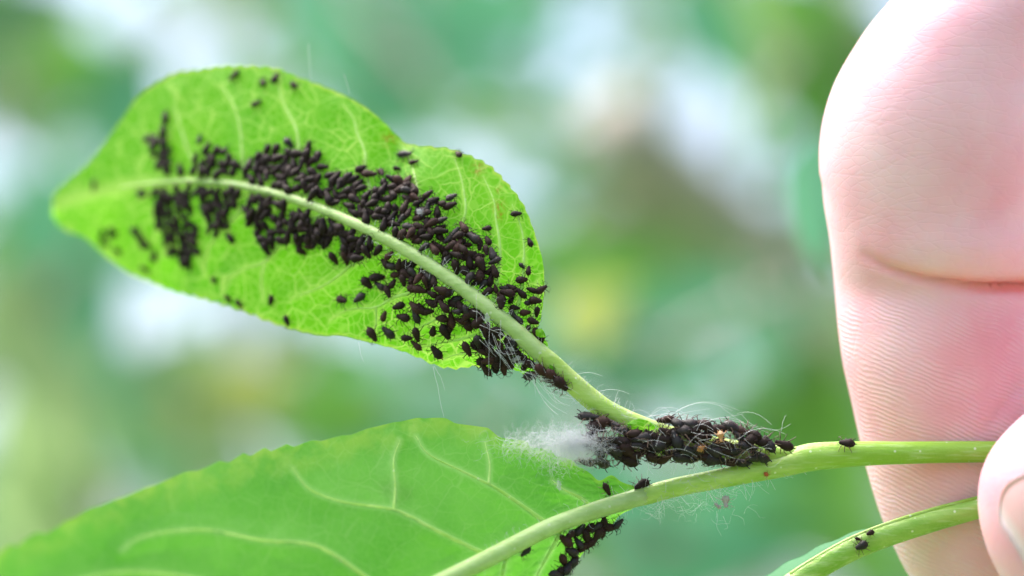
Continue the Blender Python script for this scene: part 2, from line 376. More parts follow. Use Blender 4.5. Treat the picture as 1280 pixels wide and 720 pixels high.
UP_VEINS = [
 [(262, 227), (250, 215), (236, 190), (226, 160), (220, 135), (222, 112)], [(318, 235), (306, 222), (300, 160), (290, 127), (275, 105)], [(392, 258), (376, 215), (371, 165), (355, 130), (348, 106)],
 [(486, 300), (467, 250), (457, 212), (456, 190), (446, 165), (442, 148), (428, 130)], [(541, 334), (535, 308), (527, 260), (517, 215), (509, 192), (498, 176)],
 [(573, 357), (576, 290), (582, 262), (577, 225), (568, 198)], [(614, 388), (622, 345), (625, 310), (620, 275), (617, 250), (604, 220)], [(640, 410), (652, 362), (655, 310), (650, 280), (640, 255)], [(660, 428), (668, 390), (672, 350)],
 [(250, 226), (235, 250), (215, 285), (205, 320)], [(328, 238), (310, 255), (290, 275), (267, 300), (257, 322), (255, 345)], [(410, 265), (370, 287), (350, 305), (332, 327), (302, 337), (278, 352)],
 [(330, 330), (327, 350), (330, 378)], [(505, 311), (470, 316), (442, 330), (420, 347), (400, 359), (362, 374)], [(552, 341), (517, 364), (492, 372), (470, 384), (437, 387), (412, 400)],
 [(470, 384), (470, 404), (466, 420)], [(602, 379), (565, 388), (540, 402), (522, 411), (506, 424)], [(640, 410), (602, 417), (572, 425), (545, 430), (522, 436)], [(664, 432), (610, 441), (572, 443), (552, 451)]]
LO_TOP = [(-165, 860), (-150, 800), (-110, 752), (-60, 716), (0, 689), (33, 673), (71, 659), (104, 640), (153, 621), (202, 602), (241, 588), (279, 577), (323, 564), (361, 557), (405, 549), (437, 543),
          (470, 533), (514, 524), (541, 522), (569, 527), (607, 537), (640, 549), (675, 560), (705, 572), (731, 587), (748, 600), (764, 594), (776, 602), (795, 608), (812, 614)]
LO_BOT = [(-165, 860), (-130, 905), (-60, 950), (40, 985), (160, 1000), (300, 985), (440, 945), (560, 880), (640, 800), (690, 742), (708, 717), (726, 695), (748, 668), (770, 650), (784, 638), (812, 626)]
LO_MID = [(-165, 860), (-60, 860), (60, 856), (180, 845), (300, 822), (420, 785), (500, 752), (560, 723), (600, 703), (645, 680), (689, 658), (744, 638), (800, 621), (812, 618)]
LO_VEINS = [
 [(690, 657), (678, 650), (650, 630), (618, 609), (580, 590), (536, 568), (520, 545)], [(618, 694), (601, 690), (540, 660), (492, 637), (432, 628), (388, 612), (365, 585)], [(500, 752), (454, 719), (420, 695), (388, 680), (328, 675), (252, 662), (180, 670), (150, 690)],
 [(492, 637), (494, 610), (492, 575), (500, 550)], [(611, 604), (612, 580), (606, 552)], [(745, 638), (725, 622), (705, 612), (690, 600)], [(360, 804), (320, 760), (250, 725), (150, 715), (60, 735)], [(180, 845), (120, 800), (20, 770), (-60, 770)],
 [(706, 651), (696, 674), (672, 718), (660, 752)], [(640, 683), (632, 700), (625, 730), (610, 790)], [(560, 723), (545, 770), (500, 850), (455, 925)], [(420, 785), (400, 850), (340, 930)], [(240, 834), (230, 890), (180, 960)], [(60, 856), (60, 900), (30, 950)]]

class Leaf:
    def __init__(s, top, bot, mid, veins, depth_fn, n=320, m=26, seed=1, tooth=3.4, period=17):
        s.mid = resample(mid, 400); s.veins_px = [resample(v, 40) for v in veins]
        s.allv = np.vstack([resample(v, 150) for v in veins]); s.fn = depth_fn; s.seed = seed
        def edge(pts, sd):
            e = resample(pts, n); r = np.random.default_rng(sd)
            tan = np.gradient(e, axis=0); tan /= np.linalg.norm(tan, axis=1)[:, None] + 1e-9
            nor = np.stack([-tan[:, 1], tan[:, 0]], -1)
            c = s.mid[np.linspace(0, 399, n).astype(int)]
            sg = np.sign(np.sum((e - c) * nor, 1)); sg[sg == 0] = 1
            arc = np.r_[0, np.cumsum(np.linalg.norm(np.diff(e, axis=0), axis=1))]
            ph = arc / period + .35 * np.sin(arc / 70 + sd) + .2 * np.sin(arc / 31 + 2 * sd)
            saw = (ph % 1.0); tt = np.where(saw < .72, saw / .72, (1 - saw) / .28)
            amp = tooth * (.55 + .45 * np.sin(arc / 53 + sd)) * np.clip(np.minimum(arc, arc[-1] - arc) / 30, 0, 1)
            e = e + nor * (sg * (tt - .5) * amp)[:, None]
            return e
        E1, E2 = edge(top, 1 + seed), edge(bot, 2 + seed)
        M = s.mid[np.linspace(0, 399, n).astype(int)]
        ss = np.linspace(0, 1, m + 1); ss = ss ** .9
        rows = []
        for i in range(n):
            rows.append(np.vstack([M[i] + (E1[i] - M[i]) * ss[::-1][:, None], M[i] + (E2[i] - M[i]) * ss[1:, None]]))
        s.grid = np.array(rows); s.n, s.w = n, 2 * m + 1
        s.edge_s = np.r_[ss[::-1], ss[1:]]
    def depth(s, u, v, detail=True):
        u = np.atleast_1d(np.asarray(u, float)); v = np.atleast_1d(np.asarray(v, float))
        d, i = poly_dist(u, v, s.mid)
        y = s.fn(u, v, d, i / 399.0)
        if detail:
            dv, _ = poly_dist(u, v, s.allv[::2])
            y = y + .42 * np.clip(dv / 22, 0, 1) ** 1.0 * np.clip(d / 25, 0, 1) + .10 * wob(u, v, 60, 5 + s.seed)
        return y
    def build(s, root, origin, mat, name='leaf_blade'):
        g = s.grid.reshape(-1, 2); Y = s.depth(g[:, 0], g[:, 1])
        v = P(g[:, 0], g[:, 1], Y); w = s.w
        f = [(i * w + j, i * w + j + 1, (i + 1) * w + j + 1, (i + 1) * w + j) for i in range(s.n - 1) for j in range(w - 1)]
        me = mesh(name, v, f, mat, origin)
        at = me.attributes.new('leafmm', 'FLOAT_VECTOR', 'POINT'); mm = np.zeros((len(g), 3)); mm[:, :2] = g / PXMM; at.data.foreach_set('vector', mm.ravel())
        dv, _ = poly_dist(g[:, 0], g[:, 1], s.allv[::2]); dm, _ = poly_dist(g[:, 0], g[:, 1], s.mid)
        vm = np.clip(np.maximum(.45 * np.exp(-(dv / 3.5) ** 2), .6 * np.exp(-(dm / 9) ** 2)), 0, 1)
        me.attributes.new('veinmask', 'FLOAT', 'POINT').data.foreach_set('value', vm)
        em = np.tile(np.clip((s.edge_s - .965) / .03, 0, 1) if s.seed == 1 else .45 * np.clip((s.edge_s - .82) / .18, 0, 1), s.n)
        me.attributes.new('edgemask', 'FLOAT', 'POINT').data.foreach_set('value', em)
        sp = np.zeros(len(g))
        for (a, b, r) in ((487, 173, 9), (598, 211, 8), (623, 258, 7), (625, 270, 5), (624, 237, 4)):
            sp = np.maximum(sp, np.exp(-((g[:, 0] - a) ** 2 + (g[:, 1] - b) ** 2) / r ** 2))
        me.attributes.new('spotmask', 'FLOAT', 'POINT').data.foreach_set('value', sp if s.seed == 1 else sp * 0)
        o = link(name, me, root); s.obj = o
        for k, vp in enumerate(s.veins_px):
            y = s.depth(vp[:, 0], vp[:, 1])
            L = len(vp); r = np.linspace(.20, .025, L) * (0.95 if s.seed == 2 else 1) * (1 if np.linalg.norm(vp[0] - s.mid, axis=1).min() < 12 else .55)
            tv, tf = half_tube(P(vp[:, 0], vp[:, 1], y - .03), r)
            link('vein', mesh('vein', tv, tf, MAT_VEIN, origin), o)
        return o
    def point(s, u, v, lift=0.0):
        y = s.depth([u, u + 2, u], [v, v, v + 2], False); ym = s.depth([u], [v])[0]
        a, b, c = P(u, v, y[0]), P(u + 2, v, y[1]), P(u, v + 2, y[2])
        n = np.cross(b - a, c - a); n /= np.linalg.norm(n)
        if n[1] > 0: n = -n
        return P(u, v, ym) + n * lift, n

def up_depth(u, v, d, t):
    far = np.clip(1 - t, 0, 1)
    y = 41 * far ** 2.3 + 2.2 * (d / 100) ** 1.5
    y = y + .9 * wob(u, v, 330, 11) * np.clip(d / 70, 0, 1)
    y = y + 2.6 * np.exp(-(((u - 505) / 26) ** 2 + ((v - 176) / 34) ** 2))       # the crimp in the top margin
    return y
def lo_depth(u, v, d, t):
    far = np.clip(1 - t, 0, 1)
    return -38 * far ** 1.1 + 1.8 * (d / 100) ** 1.4 + .8 * wob(u, v, 380, 21) * np.clip(d / 80, 0, 1) + .4
LEAF_U = Leaf(UP_TOP, UP_BOT, UP_MID, UP_VEINS, up_depth, seed=1)
LEAF_L = Leaf(LO_TOP, LO_BOT, LO_MID, LO_VEINS, lo_depth, m=44, seed=2, tooth=6.5, period=36)

ORG = P(1020, 568, 0.0)
twig = bpy.data.objects.new('twig', None); COL.objects.link(twig); twig.location = W(ORG); twig.empty_display_size = .01
tag(twig, 'pale green twig with two toothed leaves, its bare stem gripped straight across the finger', 'twig')

def px_tube(path, widths, Y, n=14, flat=1.0):
    q = np.c_[np.array(path, float), np.array(Y, float), np.array(widths, float)] if len(widths) == len(path) else np.c_[np.array(path, float), np.array(Y, float), np.interp(np.linspace(0, 1, len(path)), np.linspace(0, 1, len(widths)), widths)]
    p = resample(q, 110)
    return tube(P(p[:, 0], p[:, 1], p[:, 2]), p[:, 3] / 2 / PXMM, n, flat)

bu = LEAF_U.build(twig, ORG, MAT_LEAF); bu['label'] = 'smaller upper leaf crowded with dark aphids along its midrib'
bl = LEAF_L.build(twig, ORG, MAT_LEAF_LOW); bl['label'] = 'larger lower leaf with few aphids'
# midrib of the upper leaf, swelling into its petiole
mu = LEAF_U.mid; yu = LEAF_U.depth(mu[:, 0], mu[:, 1], False)
sel = np.arange(50, 400, 7)
path = [(mu[i, 0], mu[i, 1], yu[i] - .25) for i in sel]
tv, tf = tube(P(*np.array(path).T), np.array([1.5, 5, 9, 11, 12.5, 15, 17, 19, 21, 24]) / 2 / PXMM, 12)
link('midrib', mesh('midrib', tv, tf, MAT_RIB, ORG), bu)
j0, j1 = path[-7], path[-3]
tv, tf = px_tube([j0[:2], j1[:2], path[-1][:2], (715, 478), (738, 498), (760, 514), (795, 530), (840, 545), (890, 556), (950, 564), (1000, 568)],
                 [10, 20, 25, 26, 27, 27, 26, 24, 22, 18, 8], [j0[2], j1[2], path[-1][2], .0, .3, .3, .3, .2, .1, 0, 0])
link('petiole', mesh('petiole', tv, tf, MAT_STEM, ORG), twig)
ml = LEAF_L.mid; yl = LEAF_L.depth(ml[:, 0], ml[:, 1], False); sel = np.arange(20, 400, 7)
path = [(ml[i, 0], ml[i, 1], yl[i] - .3) for i in sel]
tv, tf = tube(P(*np.array(path).T), np.array([4, 10, 14, 17, 20, 22, 22, 22, 22, 23]) / 2 / PXMM, 12)
link('midrib', mesh('midrib', tv, tf, MAT_RIB, ORG), bl)
j0, j1 = path[-7], path[-3]
# one stem from the lower leaf through the fork into the grip
tv, tf = px_tube([j0[:2], j1[:2], path[-1][:2], (845, 609), (885, 601), (930, 592), (975, 582), (1008, 572.5), (1040, 569), (1080, 567), (1130, 566), (1190, 565), (1250, 565), (1330, 568), (1400, 580)],
                 [10, 20, 24, 24, 24.5, 26, 30, 35, 34, 31, 28.5, 27.5, 27, 27, 26], [j0[2], j1[2], path[-1][2], 0, 0, 0, 0, 0, 0, 0, 0, 0, -.1, -.2, .3], 18)
link('stem', mesh('stem', tv, tf, MAT_STEM, ORG), twig)
# stunted side shoot buried under the aphids
tv, tf = px_tube([(1000, 570), (940, 566), (880, 561), (820, 559), (775, 560), (742, 563)], [24, 24, 24, 22, 18, 8], [0, .1, .2, .3, .4, .5])
link('side_shoot', mesh('side_shoot', tv, tf, MAT_STEM, ORG), twig)
def tiny_leaf(c, L, wd, ang, Y):
    n, m = 10, 5; v = []; f = []
    for i in range(n + 1):
        t = i / n; h = wd * math.sin(math.pi * t ** .8) * (1 - .2 * t)
        for j in range(-m, m + 1):
            s_ = j / m; x = (t - .5) * L; y = s_ * h
            v.append(P(c[0] + x * math.cos(ang) - y * math.sin(ang), c[1] + x * math.sin(ang) + y * math.cos(ang), Y + .5 * abs(s_) * (1 - t) - 1.0 * math.sin(math.pi * t) * .4))
    w = 2 * m + 1
    f = [(i * w + j, i * w + j + 1, (i + 1) * w + j + 1, (i + 1) * w + j) for i in range(n) for j in range(w - 1)]
    me = mesh('bud_scale', v, f, MAT_LEAF, ORG)
    at = me.attributes.new('leafmm', 'FLOAT_VECTOR', 'POINT'); at.data.foreach_set('vector', (np.array(v)[:, [0, 2, 1]]).ravel())
    return me
for (c, L, wd, a, Y) in (((806, 533), 46, 9, .15, -1.5), ((780, 546), 34, 6, -.2, -1.6), ((957, 556), 34, 6, .3, -1.5), ((690, 462), 20, 6, 1.2, -1.0), ((676, 417), 16, 6, .6, -.4)):
    link('bud_scale', tiny_leaf(c, L, wd, a, Y), twig)

# hairs on the fork
def strands(specs, name, mat, origin, rad):
    mb = MB()
    for pts in specs:
        tv, tf = tube(pts, [rad, rad * .6], 4); mb.add(tv, tf)
    return mb.build(name, mat, origin)
hs = []
for _ in range(150):
    t = random.random(); u = 820 + 190 * t; v = 614 - 41 * t + random.uniform(-12, 13); L = random.uniform(8, 30)
    if t > .75: L *= .6
    a = random.uniform(.1, 2.7); b = a + random.uniform(-.8, .8)
    p0 = (u, v, random.uniform(-1.0, 0)); p1 = (u + math.cos(a) * L * .5, v + math.sin(a) * L * .5, p0[2] + random.uniform(-.4, .4)); p2 = (p1[0] + math.cos(b) * L * .5, p1[1] + math.sin(b) * L * .5, p1[2] + random.uniform(-.4, .4))
    q = resample([p0, p1, p2], 6); hs.append(P(q[:, 0], q[:, 1], q[:, 2]))
for _ in range(260):                                       # short down along ribs and petiole
    line = random.choice((LEAF_U.mid[230:], LEAF_L.mid[250:], np.array([(700, 464), (730, 491), (760, 513), (790, 527)], float)))
    q = random.uniform(0, len(line) - 1.01); i = int(q); c = line[i] + (line[i + 1] - line[i]) * (q - i); tn = line[min(i + 3, len(line) - 1)] - line[max(i - 3, 0)]
    nn = np.array([-tn[1], tn[0]]) / np.linalg.norm(tn) * random.choice((-1, 1)); L = random.uniform(4, 11)
    lf = LEAF_U if line[0][1] < 480 and len(line) > 10 else LEAF_L if len(line) > 10 else None
    y = (lf.depth([c[0]], [c[1]], False)[0] - .5) if lf else -.4
    p0 = c + nn * random.uniform(3, 11); p1 = p0 + nn * L * .6 + RNG.normal(0, 2, 2); p2 = p1 + nn * L * .3 + RNG.normal(0, 3, 2)
    pp = resample([(*p0, y), (*p1, y - .25), (*p2, y - .3)], 5); hs.append(P(pp[:, 0], pp[:, 1], pp[:, 2]))
ho = link('stem_hairs', strands(hs, 'stem_hairs', MAT_SILK, ORG, .016), twig); ho['kind'] = 'stuff'

# second stem, lower, with the edge-on leaf that leaves the frame
ORG2 = P(1150, 650, .4)
sprig = bpy.data.objects.new('leaf_stalk', None); COL.objects.link(sprig); sprig.location = W(ORG2); sprig.empty_display_size = .01
tag(sprig, 'grooved green leaf stalk below the twig, rising into the grip, blade folded edge-on', 'leaf stalk')
SP = [(1420, 590), (1330, 606), (1260, 622), (1225, 634), (1170, 649), (1110, 668), (1065, 686), (1025, 708), (990, 730), (940, 768), (880, 830), (800, 930)]
SPY = [.6, -.2, .1, .1, .1, .1, 0, -.2, -.6, -1.5, -3, -5]
tv, tf = px_tube(SP, [26, 27, 27, 27, 29, 30, 30, 29, 28, 26, 22, 12], SPY, 18)
link('petiole', mesh('petiole', tv, tf, MAT_STEM_DK, ORG2), sprig)
sp = resample(np.c_[np.array(SP, float), np.array(SPY)], 120)[38:]
v = []; f = []; m = 14
for i, (u, vv, y) in enumerate(sp):
    t = i / (len(sp) - 1); wd = 150 * math.sin(math.pi * min(1, t * .95 + .0)) ** .8 * (t ** .5)
    for j in range(m + 1):
        s_ = j / m
        # the blade folds back, away from the camera, so it is seen almost along its surface
        v.append(P(u - s_ * wd * .20 - 3, vv - 10 - s_ * wd * .07 + 1.2 * math.sin(i * .9) * s_, y + .2 + s_ * wd / PXMM * .95))
w = m + 1
f = [(i * w + j, i * w + j + 1, (i + 1) * w + j + 1, (i + 1) * w + j) for i in range(len(sp) - 1) for j in range(m)]
me = mesh('leaf_blade', v, f, MAT_LEAF_BLUE, ORG2)
me.attributes.new('leafmm', 'FLOAT_VECTOR', 'POINT').data.foreach_set('vector', (np.array(v)[:, [0, 2, 1]]).ravel())
link('leaf_blade', me, sprig)
ridge = resample(np.c_[np.array(SP, float) + np.array([-2, -12.0]), np.array(SPY) - .35], 120)[22:75]
tv, tf = tube(P(ridge[:, 0], ridge[:, 1], ridge[:, 2]), [.05, .22, .28, .25, .2], 8)
link('ridge', mesh('ridge', tv, tf, MAT_STEM, ORG2), sprig)

# ================================================================ hand
def loft(rings):
    n = len(rings[0]); v = np.vstack(rings); f = []
    for i in range(len(rings) - 1):
        for k in range(n):
            k2 = (k + 1) % n; f.append((i * n + k, i * n + k2, (i + 1) * n + k2, (i + 1) * n + k))
    f.append(tuple(range(n))[::-1]); f.append(tuple((len(rings) - 1) * n + k for k in range(n)))
    return v, f
def capsule(a, b, ra, rb, n=28):
    a, b = np.asarray(a, float), np.asarray(b, float); d = b - a; L = np.linalg.norm(d); d /= L
    e1 = np.cross(d, [0, 0, 1.0]);
    if np.linalg.norm(e1) < .1: e1 = np.cross(d, [1.0, 0, 0])
    e1 /= np.linalg.norm(e1); e2 = np.cross(d, e1); rings = []
    st = [(-ra * math.cos(t), ra * math.sin(t)) for t in np.linspace(.12, math.pi / 2, 7)] + [(L * q, ra + (rb - ra) * q) for q in (.25, .5, .75)] + [(L + rb * math.sin(t), rb * math.cos(t)) for t in np.linspace(0, math.pi / 2 - .12, 7)]
    for x, r in st: rings.append(np.array([a + d * x + r * (math.cos(q) * e1 + math.sin(q) * e2) for q in np.linspace(0, 2 * math.pi, n, endpoint=False)]))
    return loft(rings)
# forefinger: horizontal sections, photo rows v -> left silhouette, width, front surface depth
FG = np.array([  # v, left, width, front Y, back thickness mm
 (-112, 1235, 40, 10, 6), (-106, 1215, 80, 8, 9), (-92, 1193, 126, 5.5, 12.5), (-70, 1172, 165, 3.4, 15), (-40, 1147, 200, 1.4, 17), (0, 1114, 226, .1, 18.5), (25, 1092, 238, -.6, 19), (50, 1074, 245, -1.1, 19.5), (100, 1045, 265, -1.8, 20), (150, 1029, 285, -2.2, 20.5), (200, 1024, 294, -2.1, 20.5), (250, 1029, 284, -1.6, 20),
 (300, 1038, 266, -.8, 19), (340, 1042, 256, .2, 18.5), (365, 1044, 252, 1.0, 18), (400, 1047, 250, .7, 17.5), (450, 1053, 246, .4, 17), (500, 1064, 238, .5, 16.5), (550, 1075, 230, .9, 16), (600, 1087, 219, 1.2, 15), (650, 1103, 203, 1.4, 14), (700, 1125, 178, 2, 12.5), (740, 1148, 148, 2.9, 11), (775, 1172, 110, 4.0, 8.5), (800, 1195, 66, 5.2, 5.5), (810, 1212, 30, 6.5, 3)])
def finger_sections(tab, step=60):
    vv = np.linspace(tab[0, 0], tab[-1, 0], step)
    from_tab = resample(tab, step * 3)
    return np.stack([vv] + [np.interp(vv, from_tab[:, 0], from_tab[:, k]) for k in range(1, 5)], -1)
rings = []
for (v_, l, wd, yf, th) in finger_sections(FG, 110):
    yc = yf + th * .5; c = P(l + wd / 2, v_, yc); hw = wd / 2 / PXMM * (D + yc) / D
    ring = []
    for q in np.linspace(0, 2 * math.pi, 56, endpoint=False):
        cx, sy = math.cos(q), math.sin(q)
        ex = np.sign(cx) * abs(cx) ** .94; ey = np.sign(sy) * abs(sy) ** .94
        ring.append(c + np.array([hw * ex, th / 2 * ey, 0]))
    rings.append(np.array(ring))
hand_mb = MB(); hand_mb.add(*loft(rings))
# thumb: sections square to its axis, nail side to the camera
TT = P(1249, 714, -9.0)                                   # thumb tip
TAX = np.array([.84, .10, .46]); TAX /= np.linalg.norm(TAX)  # from tip towards the root
TFR = np.array([.10, -1.0, .06]); TFR -= TAX * (TFR @ TAX); TFR /= np.linalg.norm(TFR)   # nail side
TSD = np.cross(TFR, TAX)                                   # across the nail
TS = np.array([(0, 1.6, 1.2, 0), (.6, 4.2, 3.0, 0), (1.6, 6.6, 4.6, 0), (3.2, 8.8, 6.0, 0), (5.5, 10.4, 7.1, 0), (9, 11.5, 8.0, 0), (14, 12.0, 8.6, 0), (20, 11.6, 8.8, 0), (27, 10.6, 8.8, 0), (34, 10.8, 9.4, 0), (44, 11.5, 10.5, 0), (56, 13, 12, 0)])
def thumb_ring(s_, n=52):
    t = resample(TS, 200); a = np.interp(s_, t[:, 0], t[:, 1]); b = np.interp(s_, t[:, 0], t[:, 2])
    c = TT + TAX * s_
    q = np.linspace(0, 2 * math.pi, n, endpoint=False)
    cx, sy = np.cos(q), np.sin(q)
    return c + (np.sign(cx) * np.abs(cx) ** .92 * a)[:, None] * TSD + (np.sign(sy) * np.abs(sy) ** .92 * b)[:, None] * TFR
hand_mb.add(*loft([thumb_ring(s_) for s_ in np.r_[np.linspace(0, 6, 16), np.linspace(7, 56, 30)]]))
pip = P(1236, 62, 10.5)
mcp = np.array([96, 34, 34.0])
TH_MCP = TT + TAX * 54
caps = [(pip, P(1300, 150, 12), 10.2, 10.6), (P(1290, 148, 12), mcp, 10.6, 12.5), (TT + TAX * 30, TH_MCP, 10.0, 12.0),
        (TH_MCP, np.array([128, 10, 6.0]), 13, 17), (mcp, np.array([150, 22, 18.0]), 14, 19), (np.array([98, 52, 26.0]), np.array([150, 36, 14.0]), 13, 19), (np.array([98, 70, 14.0]), np.array([150, 46, 6.0]), 12.5, 18), (np.array([98, 84, 0.0]), np.array([150, 52, -6.0]), 11.5, 17),
        (np.array([128, 10, 6.0]), np.array([152, 24, 6.0]), 17, 20), (np.array([140, 34, 8.0]), np.array([190, 40, -6.0]), 24, 23), (np.array([185, 40, -5.0]), np.array([290, 60, -50.0]), 23, 29)]
for k, (m_, tipz) in enumerate(((np.array([98, 52, 26.0]), -16), (np.array([98, 70, 14.0]), -22), (np.array([98, 84, 0.0]), -28))):   # three curled fingers behind
    pp = m_ + np.array([-40 + 3 * k, 4, 4.0 - 3 * k]); dp = pp + np.array([4, -2, -24.0]); tp = dp + np.array([13, -3, -14.0])
    r = 10 - .7 * k
    caps += [(m_, pp, r + 1, r), (pp, dp, r, r - 1), (dp, tp, r - 1, r - 2)]
for c in caps: hand_mb.add(*capsule(*c))
tmp = hand_mb.build('hand_tmp', None)
to = link('hand_tmp', tmp)
rm = to.modifiers.new('r', 'REMESH'); rm.mode = 'VOXEL'; rm.voxel_size = .00055; rm.use_smooth_shade = True
sm = to.modifiers.new('s', 'SMOOTH'); sm.factor = .5; sm.iterations = 8
dg = bpy.context.evaluated_depsgraph_get()
me = bpy.data.meshes.new_from_object(to.evaluated_get(dg), depsgraph=dg)
bpy.data.objects.remove(to); bpy.data.meshes.remove(tmp)
me.name = 'hand'
nv = len(me.vertices); co = np.empty(nv * 3); me.vertices.foreach_get('co', co); co = co.reshape(-1, 3) * 1000
no = np.empty(nv * 3); me.vertices.foreach_get('normal', no); no = no.reshape(-1, 3)
k = (D + co[:, 1]) / D; U_ = co[:, 0] / k * PXMM + 640; V_ = 360 - co[:, 2] / k * PXMM
front = (no[:, 1] < .35) & (co[:, 1] < 14) & (co[:, 1] > -3.2) & (U_ < 1400)
flush = np.zeros(nv); disp = np.zeros(nv)
def crease(line, depth, width, fl):
    line = resample(line, 60); 
    d, i = poly_dist(U_, V_, line); t = i / 59.0
    dep = np.interp(t, np.linspace(0, 1, len(depth)), depth)
    g = np.where(front, np.exp(-(d / width) ** 2), 0)
    global disp, flush
    disp = disp - g * dep
    flush = np.maximum(flush, np.where(front, np.exp(-(d / (width * 2.2)) ** 2), 0) * dep * fl)
crease([(1082, 318), (1110, 334), (1150, 346), (1200, 354), (1240, 358), (1320, 357)], [.2, .7, .9, 1.3, 1.7, 1.7], 5.5, .6)
crease([(1150, 346), (1190, 362), (1225, 366), (1262, 360)], [.0, .12, .2, .1], 6, .8)
crease([(1280, 478), (1262, 500), (1240, 528), (1222, 548)], [.2, .25, .2, .05], 5, .5)
crease([(1026, 228), (1036, 258), (1050, 272)], [.15, .1, .0], 4, .2)
bul = np.where(front, np.exp(-(((U_ - 1230) / 110) ** 2 + ((V_ - 318) / 34) ** 2)), 0) * .9
disp += bul
flush = np.maximum(flush, np.where(front, .30 * np.exp(-(((U_ - 1210) / 90) ** 2 + ((V_ - 450) / 75) ** 2)), 0))
flush = np.clip(flush, 0, .9)
co2 = co + no * disp[:, None]
ridge_m = np.where(front & (V_ > 345), np.clip((V_ - 350) / 40, 0, 1), .0)
HO = P(1250, 600, 5)
me.vertices.foreach_set('co', ((co2 - HO) / 1000).ravel())
me.attributes.new('flush', 'FLOAT', 'POINT').data.foreach_set('value', flush)
me.attributes.new('ridge', 'FLOAT', 'POINT').data.foreach_set('value', ridge_m)
me.materials.clear(); me.materials.append(MAT_SKIN); me.update()
me.polygons.foreach_set('use_smooth', [True] * len(me.polygons))
hand = link('hand', me, None, W(HO))
tag(hand, 'bare pink hand pinching the green stalks between forefinger pad and thumb', 'hand')
# thumbnail: a curved plate on the front of the thumb
v = []; fe = []; nS, nW = 26, 28
for i in range(nS + 1):
    s_ = 1.5 + 13.5 * i / nS; t = resample(TS, 200); a = np.interp(s_, t[:, 0], t[:, 1]); b = np.interp(s_, t[:, 0], t[:, 2])
    wn_ = 7.4 * (1 - (1 - min(1, (i + 1.2) / 7)) ** 2.2) ** .5
    for j in range(nW + 1):
        x = (j / nW * 2 - 1) * min(wn_, a * .9); hgt = b * max(0, 1 - abs(x / a) ** 2.15) ** (1 / 2.15)
        v.append(TT + TAX * s_ + TSD * x + TFR * (hgt + .22 - .10 * abs(x / 7.4) ** 2)); fe.append(1 if s_ < 2.4 else 0)
w = nW + 1
f = [(i * w + j, i * w + j + 1, (i + 1) * w + j + 1, (i + 1) * w + j) for i in range(nS) for j in range(nW)]
nb = len(v); v2 = v + [p - TFR * .5 for p in v]
f2 = f + [tuple(q + nb for q in x[::-1]) for x in f]
rim = [j for j in range(w)] + [i * w + nW for i in range(1, nS + 1)] + [nS * w + j for j in range(nW - 1, -1, -1)] + [i * w for i in range(nS - 1, 0, -1)]
f2 += [(rim[q], rim[(q + 1) % len(rim)], rim[(q + 1) % len(rim)] + nb, rim[q] + nb) for q in range(len(rim))]
nm = mesh('thumbnail', v2, f2, MAT_NAIL, HO)
nm.attributes.new('freeedge', 'FLOAT', 'POINT').data.foreach_set('value', np.array(fe + fe, float))
link('thumbnail', nm, hand)

# ================================================================ aphids
def aphid_parts(seed, legs=True):
    """unit-length aphid: head towards +X, back towards +Z, feet at Z=0 -> (body, [legs], [antennae])"""
    r = random.Random(seed)
    xs = np.array([-.50, -.47, -.40, -.30, -.18, -.05, .08, .17, .25, .32, .40, .46, .49])
    rs = np.array([.02, .08, .165, .225, .255, .25, .215, .18, .165, .135, .125, .085, .02]) * r.uniform(.92, 1.1)
    n = 12; mb = MB(); rings = []
    for i, (x, q) in enumerate(zip(xs, rs)):
        q = q * (1 + .03 * (-1) ** i)
        rings.append(np.array([(x, q * math.cos(a), .17 + .02 * (q / .25) + q * (.88 if math.sin(a) > 0 else .6) * math.sin(a)) for a in np.linspace(0, 2 * math.pi, n, endpoint=False)]))
    mb.add(*loft(rings))
    for s_ in (-1, 1):      # cornicles
        mb.add(*tube([(-.30, s_ * .13, .30), (-.40, s_ * .17, .38), (-.50, s_ * .20, .42)], [.024, .018], 5))
        mb.add(*tube([(.415, s_ * .10, .20), (.43, s_ * .13, .215)], [.03, .015], 5))   # eyes
    mb.add(*tube([(-.46, 0, .17), (-.56, 0, .18), (-.60, 0, .20)], [.035, .012], 5))    # tail
    L = []
    for hx, fx in ((.26, .46), (.14, .10), (.02, -.36)):
        for s_ in (-1, 1):
            j = r.uniform(-.07, .07)
            L.append(tube([(hx, s_ * .10, .10), (hx + (fx - hx) * .5 + j, s_ * .30, .24), (fx + j, s_ * .46, .03), (fx + j * 1.5 - .03, s_ * .52, .0)], [.028, .024, .016, .014], 4))
    A = []
    for s_ in (-1, 1):
        j = r.uniform(-.1, .1)
        A.append(tube([(.46, s_ * .05, .22), (.58, s_ * .14, .30), (.50 + j, s_ * .30, .34), (.25 + j, s_ * .42, .32)], [.018, .013, .009], 4))
    return mb, L, A
def unit_mesh(name, mb, mat, mul=1.0):
    me = bpy.data.meshes.new(name); me.from_pydata(np.vstack(mb.v).tolist(), [], mb.f); me.update()
    me.polygons.foreach_set('use_smooth', [True] * len(me.polygons)); me.materials.append(mat); return me
APH = []; FINE = []; RAW = []
for sd in range(6):
    mb, L, A = aphid_parts(sd); full = MB(); full.add(np.vstack(mb.v), mb.f)
    for q in L + A: full.add(*q)
    RAW.append((np.vstack(full.v), full.f))
    for mat in (MAT_APHID, MAT_APHID_R, MAT_APHID_B):
        APH.append(unit_mesh('aphid', full, mat))
    def one(q): m_ = MB(); m_.add(*q); return m_
    legs_me = [unit_mesh('leg', one(q), MAT_LEGS) for q in L]; ant_me = [unit_mesh('antenna', one(q), MAT_LEGS) for q in A]
    for mat in (MAT_APHID, MAT_APHID_R, MAT_APHID_B):
        FINE.append((unit_mesh('aphid', mb, mat), legs_me, ant_me))
